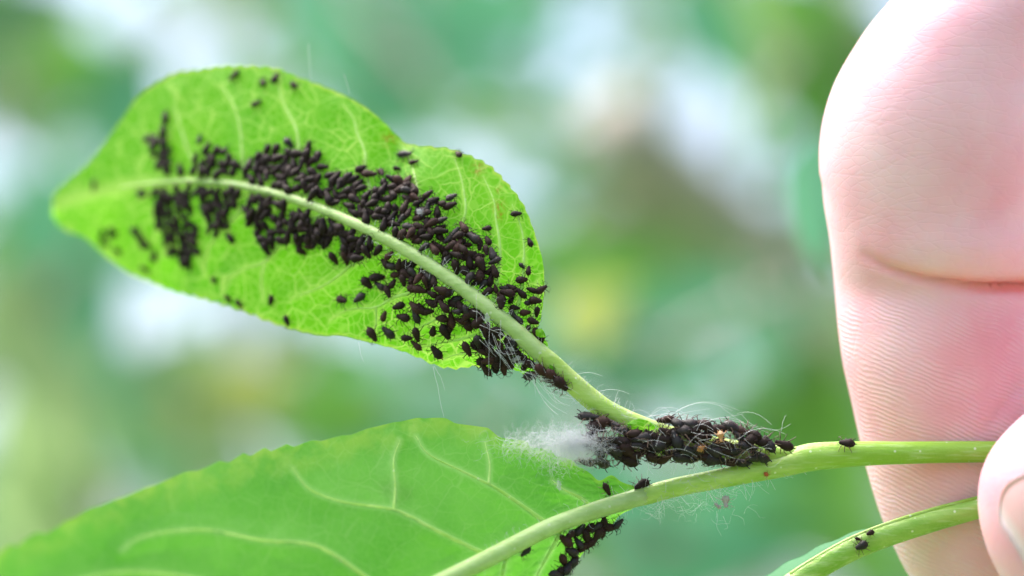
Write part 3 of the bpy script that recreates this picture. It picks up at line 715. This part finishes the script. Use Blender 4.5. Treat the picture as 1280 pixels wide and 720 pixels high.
def frame(n, ang, roll=0):
    n = np.asarray(n, float); x = np.array([math.cos(ang), 0, -math.sin(ang)]); x = x - n * (x @ n); x /= np.linalg.norm(x)
    y = np.cross(n, x)
    M = Matrix(((x[0], y[0], n[0]), (x[1], y[1], n[1]), (x[2], y[2], n[2])))
    return M @ Matrix.Rotation(roll, 3, 'X')
COUNT = {}
def put_aphid(p, n, ang, length_px, label, group, fine=False, roll=0, mat=None, fat=1.0):
    s_ = length_px / PXMM / 1000
    mi = mat if mat is not None else random.choices((0, 1, 2), (.6, .2, .2))[0]
    vi = random.randrange(6) * 3 + mi
    M = frame(n, ang, roll).to_4x4()
    if fine:
        b, L, A = FINE[vi]; o = link('aphid', b)
        for q in L: link('leg', q, o)
        for q in A: link('antenna', q, o)
    else: o = link('aphid', APH[vi])
    o.matrix_world = Matrix.Translation(W(p)) @ M @ Matrix.Diagonal((s_, s_ * fat, s_ * fat, 1))
    tag(o, label, 'aphid', group); COUNT[group] = COUNT.get(group, 0) + 1
    return o
STUFF = MB()
def stuff_aphid(p, n, ang, length_px):
    s_ = length_px / PXMM; v, f = RAW[random.randrange(6)]
    M = np.array(frame(n, ang)); STUFF.add((v * s_) @ M.T + p, f)

def inside(u, v, poly):
    c = False; j = len(poly) - 1
    for i in range(len(poly)):
        a, b = poly[i], poly[j]
        if (a[1] > v) != (b[1] > v) and u < (b[0] - a[0]) * (v - a[1]) / (b[1] - a[1]) + a[0]: c = not c
        j = i
    return c
ALLP = []
def fill(poly, mind, nmax=999, avoid=(), per=88):
    us = [p[0] for p in poly]; vs = [p[1] for p in poly]; out = []
    area = abs(sum(poly[i - 1][0] * poly[i][1] - poly[i][0] * poly[i - 1][1] for i in range(len(poly)))) / 2; nmax = min(nmax, int(area / per))
    for _ in range(6000):
        if len(out) >= nmax: break
        u, v = random.uniform(min(us), max(us)), random.uniform(min(vs), max(vs))
        if not inside(u, v, poly): continue
        md = mind * random.uniform(.62, 1.2)
        if any((u - a) ** 2 + (v - b) ** 2 < md * md for a, b in ALLP): continue
        if any((u - a) ** 2 + (v - b) ** 2 < r_ * r_ for a, b, r_ in avoid): continue
        d, i = poly_dist([u], [v], LEAF_U.mid[::4])
        if d[0] < 6 + 9 * (i[0] / 100): continue
        ALLP.append((u, v)); out.append((u, v))
    return out
GAPS = [(395, 213, 4), (412, 268, 3), (364, 268, 3), (387, 245, 4), (440, 240, 4), (375, 285, 5), (520, 285, 5), (547, 283, 5), (505, 300, 4), (560, 310, 4), (480, 262, 4), (590, 332, 4), (350, 262, 3), (330, 208, 4), (424, 240, 3)]
U2 = [(308, 214), (320, 202), (326, 190), (340, 184), (366, 189), (403, 200), (412, 218), (428, 225), (446, 224), (458, 242), (475, 238), (478, 228), (510, 222), (522, 236), (524, 252), (532, 244), (540, 250), (548, 262), (568, 246), (568, 262), (556, 276),
      (580, 284), (602, 310), (621, 322), (621, 345), (612, 352), (620, 362), (632, 360), (640, 380), (655, 392), (668, 408), (680, 420), (672, 428), (640, 405), (600, 372), (560, 340), (520, 312), (480, 288), (430, 266), (380, 246), (330, 231), (309, 226)]
L3 = [(306, 250), (322, 243), (345, 252), (378, 262), (398, 266), (402, 274), (428, 280), (425, 293), (413, 304), (400, 304), (389, 306), (376, 300), (368, 296), (352, 304), (345, 300), (337, 315), (330, 305), (321, 290), (316, 280), (306, 270)]
L4 = [(430, 284), (452, 290), (476, 300), (484, 310), (468, 316), (446, 327), (430, 322), (434, 306)]
L5 = [(476, 330), (492, 314), (508, 322), (530, 332), (546, 342), (560, 352), (540, 354), (535, 364), (520, 362), (507, 352), (500, 334)]
L6 = [(535, 365), (560, 356), (585, 370), (607, 395), (617, 407), (635, 425), (650, 435), (662, 437), (667, 450), (690, 465), (697, 478), (672, 466), (655, 470), (650, 457), (625, 460), (607, 460), (597, 450), (612, 447), (607, 437), (587, 434), (600, 420), (612, 412), (595, 407), (580, 405), (575, 392), (565, 385), (542, 380)]
single = lambda lst: [(u, v) for u, v in lst]
S_TOP = [(295, 96), (330, 105), (345, 99), (369, 108), (322, 131)]
S_MIDUP = [(251, 175), (347, 189), (362, 180), (387, 184), (450, 212), (462, 221), (478, 218), (496, 212), (518, 205), (507, 197), (510, 228), (498, 229)]
S_EDGE = [(574, 195), (645, 269), (609, 287), (610, 302), (661, 304), (660, 339), (652, 333)]
S_RIGHT = [(651, 351), (630, 362), (639, 361), (651, 367), (664, 364), (676, 362), (626, 372), (639, 376), (660, 379), (669, 377), (643, 385), (670, 389), (656, 391), (666, 402), (648, 400), (640, 393), (660, 412), (670, 418), (677, 424)]
S_LOW = [(291, 296), (419, 322), (434, 321), (442, 322), (460, 354), (430, 376), (451, 374), (484, 330), (497, 344), (472, 349), (477, 357), (492, 355), (486, 365), (499, 384), (482, 395), (506, 397), (487, 414), (467, 417), (522, 384), (537, 389), (522, 394), (529, 386), (555, 397), (566, 400), (563, 408), (557, 414), (542, 412), (510, 422), (522, 417), (522, 431), (547, 439), (374, 303), (378, 313), (389, 308)]
S_LOWEDGE = [(270, 349), (287, 372), (301, 379), (341, 375), (361, 401)]
for l in (S_TOP, S_MIDUP, S_EDGE, S_RIGHT, S_LOW, S_LOWEDGE): ALLP += l
HUE = ('dark brown', 'reddish brown', 'black'); NTH = ('first', 'second', 'third', 'fourth', 'fifth', 'sixth', 'seventh', 'eighth', 'ninth')
V_UP = [LEAF_U.veins_px[i] for i in (8, 7, 6, 5, 4, 3, 2, 1, 0)]; V_LO = [LEAF_U.veins_px[i] for i in (18, 17, 16, 14, 13, 11, 10)]
def vein_bay(u, v):
    d, i = poly_dist([u], [v], LEAF_U.mid); m_ = LEAF_U.mid[i[0]]; up = v < m_[1]; k_ = 0
    for q in (V_UP if up else V_LO):
        if up: beyond = u < np.interp(v, q[::-1, 1], q[::-1, 0])
        else: beyond = v < np.interp(u, q[::-1, 0], q[::-1, 1]) if u < q[0, 0] else False
        if not beyond: break
        k_ += 1
    side = 'above' if up else 'below'
    where = 'before its first side vein' if k_ == 0 else 'past its %s side vein' % NTH[k_ - 1]
    return side, where, d[0]
def bay_label(u, v, mi, kind):
    sd, w_, d = vein_bay(u, v)
    return '%s aphid %s %s the upper midrib, %s' % (HUE[mi], kind if kind != 'crowd' else ('packed just' if d < 30 else 'in the crowd'), sd, w_)
def on_leaf(pts, label, group, size=(15, 20), lift=.0, bias=None, fine=False):
    for (u, v) in pts:
        p, n = LEAF_U.point(u, v, random.uniform(0, lift) + .03)
        a = random.uniform(0, 6.28) if bias is None else random.gauss(bias, .9) + random.choice((0, math.pi))
        n = n + np.array([random.gauss(0, .18), 0, random.gauss(0, .18)]); n /= np.linalg.norm(n)
        mi = random.choices((0, 1, 2), (.6, .2, .2))[0]
        lb = label.replace('HUE', HUE[mi]) if not label.startswith('@') else bay_label(u, v, mi, label[1:])
        sz = random.uniform(*size) * (random.uniform(.6, .78) if random.random() < .14 else 1)
        if sz < 13.5 and 'aphid' in lb: lb = lb.replace('aphid', 'nymph', 1)
        put_aphid(p, n, a, sz, lb, group, fine, 0, mi, random.uniform(.98, 1.14))
on_leaf(S_TOP, 'lone dark aphid near the rounded top margin of the upper leaf', 'aphids near the top margin', (15, 19))
on_leaf(S_MIDUP, 'dark aphid straggling beside the crowd above the midrib of the upper leaf', 'stragglers above the midrib', (17, 22))
on_leaf(S_EDGE, 'small brown aphid alone close to the outer right margin of the upper leaf', 'aphids near the outer margin', (13, 16))
on_leaf(S_RIGHT, 'HUE aphid in loose patch between midrib base and right margin of upper leaf', 'aphids in the loose patch at the leaf base', (14, 18), bias=.6)
on_leaf(S_LOW, '@scattered', 'aphids scattered below the midrib', (16, 23), bias=.7)
on_leaf(S_LOWEDGE, 'small aphid alone near the toothed lower margin towards the upper leaf tip', 'aphids by the lower margin', (12, 16))
fU2 = fill(U2, 9.2, 999, GAPS); f3 = fill(L3, 9.0, 999, GAPS); f4 = fill(L4, 9.2); f5 = fill(L5, 9.2); f6 = fill(L6, 8.9)
FAR = [q for q in fU2 if q[0] < 500] + f4; fU2 = [q for q in fU2 if q[0] >= 500]; f4 = []
on_leaf(fU2, '@crowd', 'crowd along the upper midrib', (16, 22), .55)
on_leaf(f4, '@crowd', 'crowd along the upper midrib', (16, 21.5), .5)
on_leaf(f5, '@crowd', 'crowd along the upper midrib', (16, 21.5), .5)
on_leaf(f6, '@crowd', 'crowd along the upper midrib', (18, 24), .8, .7)
# the blurred crowd at the tip is one mass
TIPS = []
for poly in ([(187, 172), (200, 176), (209, 158), (214, 177), (218, 208), (210, 216), (198, 202)], [(203, 240), (240, 234), (242, 262), (250, 285), (250, 318), (232, 326), (213, 318), (212, 292), (198, 284), (200, 262)],
             [(243, 236), (308, 241), (300, 252), (288, 256), (290, 276), (276, 292), (262, 286), (262, 264), (248, 248)], [(246, 198), (300, 205), (303, 216), (262, 220), (246, 212)], [(262, 185), (276, 185), (276, 205), (264, 202)], [(172, 287), (188, 288), (188, 307), (176, 306)]):
    TIPS += fill(poly, 7.8, 999, [(212, 272, 6), (222, 258, 5), (225, 288, 4)], 62)
TIPS += [(210, 148), (122, 232), (229, 213), (145, 285), (131, 293), (142, 292), (149, 312), (134, 301), (195, 320), (184, 334), (239, 330), (180, 242), (195, 242), (291, 200), (283, 191)]
for (u, v) in TIPS + FAR + f3:
    p, n = LEAF_U.point(u, v, random.uniform(0, .3) + .03); stuff_aphid(p, n, random.uniform(0, 6.28), random.uniform(16, 21) if u < 300 else random.uniform(18, 24))
o = link('aphid_crowd', STUFF.build('aphid_crowd', MAT_APHID, P(220, 260, 20)), None, W(P(220, 260, 20)))
tag(o, 'dense dark mass of aphids along the tip half of the upper leaf midrib', 'aphid crowd', kind='stuff')

# aphids on the lower leaf
def on_low(u, v, L, a, label, group, mat=0, lift=.03, back=False, fine=True):
    p, n = LEAF_L.point(u, v, lift)
    if back: n = -n; p = p + n * .5
    put_aphid(p, n, a, L, label, group, fine, 0, mat)
on_low(757, 612, 18, 1.1, 'reddish aphid by the yellow tooth at the base of the lower leaf', 'aphid by the yellow tooth', 1)
on_low(798, 607, 23, 2.7, 'dark aphid where the lower leaf meets its stalk', 'aphid at the stalk joint', 0, .5)
on_low(655, 689, 18, 2.6, 'black aphid tucked alone under the pale midrib of the lower leaf', 'aphid tucked under the lower midrib', 2)
for (u, v) in [(709, 668), (706, 678), (733, 660), (724, 664), (742, 658), (753, 651), (769, 653), (761, 658), (748, 662), (729, 684), (722, 680), (735, 678), (711, 688), (716, 694), (702, 700), (713, 704), (698, 711), (690, 716), (695, 722), (704, 712), (742, 667), (730, 670)]:
    mi = random.choices((0, 1, 2), (.5, .2, .3))[0]
    on_low(u, v, random.uniform(18, 24), random.uniform(0, 6.28), '%s aphid in the patch on the lower leaf right margin, %s' % (HUE[mi], 'under its midrib' if v < 672 else 'well below its midrib'), 'patch on the lower leaf margin', mi, random.uniform(.03, .4), False, False)
for (u, v, a) in ((488, 612, 0), (501, 611, .3)):
    on_low(u, v, 19, a, 'aphid on the far side of lower leaf, showing through as a faint shadow', 'aphids behind the lower leaf', 0, 0, True, False)

# aphids packed round the petioles, in focus, with legs and antennae
PATH = resample([(733, 562), (775, 560), (820, 556), (880, 557), (940, 562), (990, 566)], 100)
def on_stem(u, v, n, L, a, label, group, roll=0, mat=None, out=0.0, fat=1.05):
    p = P(u, v, -.2) + np.array([0, -1.0, 0]) * out
    n = np.asarray(n, float); n /= np.linalg.norm(n)
    put_aphid(p, n, a, L, label, group, True, roll, mat, fat)
GS = 'cluster round the stalk'
tops = np.array([(733, 520), (745, 524), (765, 528), (800, 524), (840, 524), (880, 527), (920, 533), (950, 540), (985, 549)], float)
bots = np.array([(733, 577), (745, 580), (800, 577), (840, 572), (880, 577), (920, 577), (950, 573), (985, 560)], float)
acc = []
tries = 0
while len(acc) < 74 and tries < 9000:
    tries += 1
    u = random.uniform(734, 984); a, b = np.interp(u, tops[:, 0], tops[:, 1]), np.interp(u, bots[:, 0], bots[:, 1])
    v = random.uniform(a + 4, b - 5)
    if ((u - 806) / 24) ** 2 + ((v - 534) / 9) ** 2 < 1 or ((u - 780) / 16) ** 2 + ((v - 546) / 5) ** 2 < 1 or ((u - 966) / 14) ** 2 + ((v - 560) / 6) ** 2 < 1: continue
    if u < 800 and v < 540 and u > 772: continue
    if any(((u - x) / 12) ** 2 + ((v - y) / 8.6) ** 2 < 1 for x, y in acc): continue
    acc.append((u, v))
    h = (v - (a + b) / 2) / ((b - a) / 2 + 1e-6)           # -1 top .. 1 bottom
    n = np.array([random.gauss(0, .25), -math.sqrt(max(.1, 1 - h * h * .9)), -h * .95])
    mi = random.choices((0, 1, 2), (.5, .15, .35))[0]
    LS = 'large %s aphid on the %s of the stalk cluster, %s' % (HUE[mi], 'top' if h < -.4 else 'underside' if h > .45 else 'front', 'by the white fluff' if u < 790 else 'by its bare green patch' if u < 850 else 'at its thick middle' if u < 920 else 'by the fork')
    on_stem(u, v, n, random.uniform(23, 30), random.gauss(.25, .55) + random.choice((0, math.pi)), LS, GS, random.gauss(0, .5), mi, 1.0 * math.sqrt(max(0, 1 - h * h)) + .25)
for (u, v) in ((700, 478), (689, 468), (676, 462)):
    on_stem(u, v, (.2, -1, -.3), random.uniform(22, 26), .8, 'large brown aphid at the foot of the upper leaf where its stalk begins', 'aphids at the leaf foot', 0, 1, .7)
on_stem(1057, 555.5, (0, -1, .75), 21, 3.3, 'single aphid with spread legs walking on top of the bare stem beside the finger', 'aphid on the bare stem', 0, 0, .95)
on_stem(1075, 681, (0, -1, .1), 17, 2.7, 'dark round aphid on the lower leaf stalk', 'aphid on the lower stalk', 0, 2, 1.05, 1.3)
on_stem(1086, 666, (0, -1, .5), 11, 2.7, 'tiny reddish aphid on the upper ridge of the lower stalk', 'tiny aphid on the lower stalk ridge', 0, 1, 1.0, 1.2)
on_stem(1071, 673, (0, -1, .3), 9, .4, 'tiny pale brown nymph beside the round aphid on the lower stalk', 'nymph on the lower stalk', 0, 1, 1.05, 1.0)

# small blobs: mite, amber husks, shed skins
def blob(name, c, n, L, mat, label, cat, seed=0):
    r = random.Random(seed); v, f = RAW[seed % 6]; mb = MB()
    v = v.copy(); v[:, 2] = v[:, 2] * .8 + .05 * np.sin(v[:, 0] * 9 + seed); v[:, 1] *= 1 + .25 * np.sin(v[:, 0] * 7 + seed)
    if name == 'mite': v = v * np.array([.8, 1.25, 1.2])
    mb.add(v, f); o = link(name, unit_mesh(name, mb, mat))
    o.matrix_world = Matrix.Translation(W(c)) @ frame(n, r.uniform(0, 6), r.uniform(-.5, .5)).to_4x4() @ Matrix.Scale(L / PXMM / 1000, 4)
    tag(o, label, cat)
blob('mite', P(958, 592.5, -1.02), np.array([0, -1, 0.0]), 9, MAT_MITE, 'tiny orange mite on the stem just left of the fork', 'mite', 1)
blob('shed_skin', P(876, 560, -2.3), np.array([.1, -1, .2]), 12, MAT_AMBER, 'small amber shed skin in the middle of the stalk cluster', 'shed skin', 2)
blob('shed_skin', P(901, 546, -2.4), np.array([-.1, -1, .3]), 15, MAT_AMBER, 'pale amber shed skin with spread legs on top of the stalk cluster', 'shed skin', 3)
blob('shed_skin', P(907, 628, -.4), np.array([-.5, -1, .3]), 16, MAT_HUSK, 'grey shed aphid skin hanging in the silk below the stalk', 'shed skin', 4)
blob('shed_skin', P(896, 633, -.4), np.array([.4, -1, .3]), 10, MAT_HUSK, 'small crumpled grey husk beside the shed skin hanging in silk', 'shed skin', 5)
p, n = LEAF_L.point(697, 607, .05); blob('shed_skin', p, n, 13, MAT_FLUFF, 'whitish shed skin lying on the lower leaf below the fluff', 'shed skin', 6)
for k, (u, v) in enumerate(((640, 434), (647, 446), (655, 452), (612, 398), (528, 268), (620, 440), (672, 455))):
    p, n = LEAF_U.point(u, v, .8); blob('shed_skin', p, n, 11 + k % 4, MAT_FLUFF, 'small white shed skin among the aphids on the upper leaf', 'shed skin', 10 + k)
for o in [o for o in COL.objects if o.name.startswith('shed_skin') and o['label'].startswith('small white')]: o['group'] = 'white shed skins on the upper leaf'

# silk and fluff
def silk_lines(spec):
    out = []
    for (a, b, sag, y0, y1) in spec:
        t = np.linspace(0, 1, 12); u = a[0] + (b[0] - a[0]) * t; v = a[1] + (b[1] - a[1]) * t + sag * np.sin(math.pi * t); y = y0 + (y1 - y0) * t
        u = u + np.cumsum(RNG.normal(0, .5, 12)) * .5
        out.append(P(u, v, y))
    return out
def silk(name, spec, rad, org, label, mat=MAT_SILK, n=1):
    o = link(name, strands(spec, name, mat, org, rad), None, W(org)); tag(o, label, 'silk', kind='stuff'); return o
sp1 = []
for _ in range(46):
    u = random.uniform(760, 980); v = random.uniform(528, 575); a = random.uniform(0, 6.28); L = random.uniform(20, 60)
    sp1.append(((u, v), (u + math.cos(a) * L, v + math.sin(a) * L * .5), random.uniform(-8, 8), random.uniform(-3.2, -2.2), random.uniform(-3.0, -1)))
for _ in range(26):
    u = random.uniform(770, 900); L = random.uniform(40, 110)
    sp1.append(((u, random.uniform(518, 534)), (u + L * random.choice((-.6, 1)), random.uniform(510, 545)), random.uniform(-20, 8), random.uniform(-1.5, 0), random.uniform(-1.5, 0)))
for _ in range(14):
    u = random.uniform(780, 960); sp1.append(((u, 570), (u + random.uniform(-15, 15), random.uniform(588, 612)), 2, -1, -.6))
silk('silk_threads', silk_lines(sp1), .013, P(860, 550, 0), 'tangle of fine white silk over the aphid cluster on the stalk')
sp2 = []
for _ in range(40):
    u = random.uniform(590, 700); v = 395 + (u - 590) * .75 + random.uniform(-8, 25); a = random.uniform(.2, 1.4); L = random.uniform(14, 45)
    sp2.append(((u, v), (u + math.cos(a) * L, v + math.sin(a) * L), random.uniform(-6, 6), -1.6, -1.4))
for _ in range(8):
    t = random.random(); u = 690 + 90 * t; v = 445 + 70 * t
    sp2.append(((u, v), (u + random.uniform(-15, 40), v + random.uniform(-24, 20)), random.uniform(-5, 5), -.8, -.3))
for _ in range(10):
    u = random.uniform(660, 690); sp2.append(((u, 470), (u + random.uniform(20, 60), random.uniform(490, 520)), 8, -.5, .2))
sp2 += [((593, 300), (594, 398), 0, 0, -1.5), ((595, 368), (594, 402), 1, -2, -1.6), ((612, 402), (610, 470), 0, -1.7, -1.7), ((626, 400), (625, 462), 0, -1.7, -1.7)][1:]
silk('silk_threads', silk_lines(sp2), .016, P(650, 440, 0), 'fine white silk strands over the base of the upper leaf')
sp3 = [((541, 458), (556, 522), 0, .5, 0), ((543, 458), (557, 488), -3, .5, 0), ((448, 428), (455, 452), 2, 2, 2), ((386, 54), (389, 100), 3, 13, 13), ((430, 92), (436, 118), -2, 11, 11)]
silk('silk_threads', silk_lines(sp3), .022, P(541, 458, 0), 'long single silk threads trailing from the margins of the upper leaf')
fl = []
def fluff(n, c, sx, sy, y, L0, L1):
    for _ in range(n):
        u, v = random.gauss(c[0], sx), random.gauss(c[1], sy); a = random.uniform(0, 6.28); L = random.uniform(L0, L1); pts = [(u, v, y + random.gauss(0, .5))]
        for q in range(4):
            a += random.gauss(0, .8); x = pts[-1]; pts.append((x[0] + math.cos(a) * L / 4, x[1] + math.sin(a) * L / 4, x[2] + random.gauss(0, .2)))
        q = resample(pts, 9); fl.append(P(q[:, 0], q[:, 1], q[:, 2]))
fluff(1500, (722, 557), 17, 9, -2.4, 6, 24); fluff(420, (700, 550), 20, 9, -2.0, 8, 28); fluff(260, (655, 556), 22, 8, -1.6, 8, 34); fluff(120, (690, 585), 12, 10, -1.6, 5, 14)
silk('fluff_tuft', fl, .0125, P(720, 558, 0), 'white woolly tuft of fluff between the stalk cluster and the lower leaf', MAT_FLUFF)['category'] = 'fluff'
fl = []; fluff(60, (820, 632), 34, 6, .2, 10, 34); fluff(26, (900, 628), 16, 12, -.3, 12, 34)
silk('silk_threads', fl, .009, P(820, 634, 0), 'faint cobweb hanging under the stalk of the lower leaf')

# ================================================================ blurred garden behind
GAP = [(243, 52, 66, 58, 0), (90, 4, 60, 40, 0), (205, 388, 135, 80, .15), (610, 150, 130, 60, .35, .45), (720, 70, 150, 62, -.1, .5), (860, 165, 95, 62, 0, .4), (690, 235, 60, 50, 0, .3), (912, 480, 62, 66, 0, .3), (330, 470, 130, 40, 0, .4)]
def in_gap(u, v, g=1.0):
    for (a, b, rx, ry, t, *dens) in GAP:
        x, y = u - a, v - b; X = x * math.cos(t) + y * math.sin(t); Y = -x * math.sin(t) + y * math.cos(t)
        if (X / rx) ** 2 + (Y / ry) ** 2 < g: return 1 - (dens[0] if dens else .02)
    return 0
def bg_leaf_mesh(mat, wr, curl):
    n, m = 10, 4; v = []
    for i in range(n + 1):
        t = i / n; h = wr * math.sin(math.pi * t ** .85) ** .9 * (1 - .25 * t)
        for j in range(-m, m + 1):
            s_ = j / m; v.append((t, s_ * h, -.18 * curl * t * t + .22 * abs(s_) * h))
    w = 2 * m + 1; f = [(i * w + j, i * w + j + 1, (i + 1) * w + j + 1, (i + 1) * w + j) for i in range(n) for j in range(w - 1)]
    me = bpy.data.meshes.new('leaf'); me.from_pydata(v, [], f); me.update(); me.polygons.foreach_set('use_smooth', [True] * len(f)); me.materials.append(mat); return me
BGM = {k_: [bg_leaf_mesh(m_, w_, c_) for w_, c_ in ((.27, 1), (.33, .3), (.24, 1.6))] for k_, m_ in BG.items()}
def branch(label, pts, rad, leaves, name='leafy_branch'):
    """pts: (u, v, Y); leaves: (u, v, length_px, angle_deg, mat); each leaf grows from the nearest point of the branch depth"""
    pl = resample(pts, 50); pl3 = P(pl[:, 0], pl[:, 1], pl[:, 2]); org = pl3[0]
    root = bpy.data.objects.new(name, None); COL.objects.link(root); root.location = W(org); root.empty_display_size = .02
    tag(root, label, 'branch')
    tv, tf = tube(pl3, [rad, rad * .5], 10); link('stem', mesh('stem', tv, tf, MAT_BARK, org), root)
    for (u, v, L, ang, mk) in leaves:
        d, i = poly_dist([u], [v], pl[:, :2]); Y = pl[i[0], 2] + random.uniform(-20, 20); c = P(u, v, Y); s_ = L / PXMM * (D + Y) / D
        n = np.array([random.gauss(0, .35), -1, .35 + random.gauss(0, .35)]); n /= np.linalg.norm(n)
        M = frame(n, R(ang)); base = c - np.array(M.col[0]) * s_ / 2
        o = link('leaf', random.choice(BGM[mk]), root)
        o.matrix_local = Matrix.Translation(Vector(base - org) / 1000) @ M.to_4x4() @ Matrix.Scale(s_ / 1000, 4)
        st = resample([pl3[i[0]], (pl3[i[0]] + base) / 2 + np.array([0, 0, 2.0]), base], 6)
        tv, tf = tube(st, [rad * .35, rad * .2], 6); link('petiole', mesh('petiole', tv, tf, MAT_BARK, org), root)
    return root
T, G, Yl, Pa, Ol, Dk = 'teal', 'green', 'yellow', 'pale', 'olive', 'dark'
branch('out-of-focus branch with mid-green leaves beyond the top left of the upper leaf', [(-80, 190, 900), (60, 110, 860), (200, 60, 820), (330, 10, 800)], 4,
       [(60, 60, 230, 20, G), (10, 120, 220, 60, Dk), (150, 150, 230, 100, T), (120, 90, 180, -10, G), (400, 20, 190, 60, T), (30, 20, 200, -30, Dk)])
branch('out-of-focus branch of bluish green leaves behind the tip of the upper leaf', [(-60, 520, 760), (40, 400, 740), (100, 320, 720), (160, 240, 700)], 3.5,
       [(105, 360, 220, 80, T), (40, 300, 210, 100, T), (90, 270, 180, 45, T), (20, 420, 210, 70, Pa), (150, 300, 150, 20, T)])
branch('out-of-focus branch of bluish green leaves above the crimped edge of the upper leaf', [(380, -120, 900), (440, 0, 860), (500, 60, 840), (560, 140, 820)], 3.5,
       [(430, 60, 230, 70, T), (545, 40, 250, 20, T), (480, 120, 190, 40, T), (620, 10, 200, 10, T), (560, 100, 130, 30, T)])
branch('out-of-focus branch with green leaves beside the upper finger joint', [(1200, -160, 700), (1080, -20, 680), (1000, 60, 660), (930, 150, 640)], 4,
       [(950, 70, 230, 75, G), (1050, 50, 250, 60, G), (1010, 120, 200, 80, G), (890, 40, 180, 60, T), (1090, 110, 200, 90, Ol)])
branch('thin out-of-focus shoot with yellow leaves right of the upper leaf base', [(600, 560, 520), (680, 470, 480), (720, 420, 450)], 1.2, [(742, 383, 125, -30, Yl), (750, 388, 115, -70, Yl)])
branch('single bluish leaf just behind the finger joint on a thin shoot', [(1120, 420, 200), (1080, 340, 170), (1030, 300, 150)], 1.2, [(1012, 250, 165, 100, T), (1030, 270, 140, 80, T)])
branch('thick grey-brown branch blurred beyond the stalk, slanting down to the right', [(760, 150, 800), (830, 210, 820), (900, 260, 840), (990, 330, 860), (1150, 470, 900)], 15,
       [(840, 310, 170, 40, Ol), (780, 320, 170, 20, G)])
branch('out-of-focus branch with broad bluish green leaves behind the upper leaf stalk', [(640, 620, 640), (760, 500, 620), (860, 420, 600), (980, 360, 600)], 3.5,
       [(880, 390, 280, -15, T), (800, 460, 240, 10, T), (700, 440, 180, 10, T), (740, 330, 190, 0, G), (960, 420, 180, 70, T)])
branch('out-of-focus branch of olive leaves beside the lower finger', [(1180, 640, 640), (1100, 540, 620), (1020, 460, 610), (970, 390, 600)], 3.5,
       [(1010, 450, 240, 80, Ol), (1040, 530, 240, 70, G), (985, 540, 190, 60, G), (1070, 420, 180, 80, Ol), (960, 560, 180, 20, T)])
branch('out-of-focus branch with green leaves low down between the two stalks', [(1200, 780, 560), (1040, 700, 540), (900, 670, 540), (760, 690, 540)], 3.5,
       [(1060, 670, 230, 40, G), (960, 650, 230, 0, T), (860, 690, 250, 0, T), (800, 640, 200, 10, T), (1000, 620, 200, 20, G), (1110, 720, 200, 50, T)])
branch('out-of-focus branch of bluish leaves between the upper and lower leaf', [(700, 600, 700), (620, 520, 690), (520, 490, 680), (420, 490, 680)], 3,
       [(600, 500, 230, 10, T), (500, 490, 210, 0, T), (660, 530, 190, 40, T), (560, 550, 200, 0, T), (430, 520, 180, 10, G)])
branch('out-of-focus branch of pale and yellowish leaves above the left of the lower leaf', [(40, 720, 800), (160, 600, 780), (280, 500, 760), (400, 470, 750)], 3.5,
       [(330, 495, 170, 10, Yl), (270, 460, 210, 0, Pa), (60, 560, 230, 80, Pa), (110, 480, 200, 60, Pa), (240, 540, 200, 20, Pa), (180, 530, 220, 75, T), (40, 640, 200, 70, Pa), (380, 530, 150, 0, Pa)])
# leafy shrubs farther back
def shrub(label, cx, Y, half_w, mats, n, seed):
    r = random.Random(seed); base = P(cx, 360, Y); org = np.array([base[0], Y, -H])
    root = bpy.data.objects.new('shrub', None); COL.objects.link(root); root.location = W(org)
    tag(root, label, 'shrub', None)
    for k in range(5):
        a = r.uniform(0, 6.28); tip = org + np.array([math.cos(a) * half_w * .6, math.sin(a) * half_w * .4, H + r.uniform(300, 1000)])
        tv, tf = tube(resample([org + np.array([math.cos(a) * 20, math.sin(a) * 20, 0]), org + (tip - org) * .5 + np.array([r.gauss(0, 40), r.gauss(0, 40), 0]), tip], 14), [16, 5], 8)
        link('trunk', mesh('trunk', tv, tf, MAT_BARK, org), root)
    for mk in mats:
        vs = MB(); tmpl = [np.array([v.co[:] for v in q.vertices]) for q in BGM[mk]]; fs = [tuple(p.vertices) for p in BGM[mk][0].polygons]
        cnt = 0
        while cnt < n // len(mats):
            x = org[0] + r.uniform(-half_w, half_w); y = Y + r.gauss(0, 150); z = r.uniform(-H * .75, 1350)
            if ((x - org[0]) / half_w) ** 2 + (max(z, 0) / 1500) ** 2 > 1: continue
            yc = y * math.cos(PITCH) + z * math.sin(PITCH); zc = z * math.cos(PITCH) - y * math.sin(PITCH)
            kk = D / (D + yc); u, v = x * kk * PXMM + 640, 360 - zc * kk * PXMM
            if r.random() < in_gap(u, v, 1.25): continue
            L = r.uniform(45, 80); nrm = np.array([r.gauss(0, .6), -1, .5 + r.gauss(0, .5)]); nrm /= np.linalg.norm(nrm)
            M = np.array(frame(nrm, r.uniform(0, 6.28))); vs.add((tmpl[r.randrange(3)] * L) @ M.T + np.array([x, y, z]), fs); cnt += 1
        o = link('crown', vs.build('crown', BG[mk], org), root)
shrub('blurred pale green shrub behind the tip of the upper leaf', 60, 2300, 520, (Pa, T, G), 2100, 1)
shrub('blurred bluish green shrub behind the middle of the upper leaf and the stalks', 640, 2700, 560, (T, G, Pa), 1500, 2)
shrub('blurred olive and green shrub behind the finger', 1200, 2200, 480, (Ol, T, G), 1500, 3)
# everything but the ground and the shrubs was laid out in the camera's level frame: tip it up with the camera
bpy.context.view_layer.update()
for o in list(COL.objects):
    if o.parent is None and o.type in ('MESH', 'EMPTY') and o.name.split('.')[0] not in ('ground', 'shrub'):
        o.matrix_world = PIVOT @ o.matrix_world
print('APHIDS', sum(COUNT.values()), COUNT, 'stuff', len(TIPS), 'hand verts', nv)
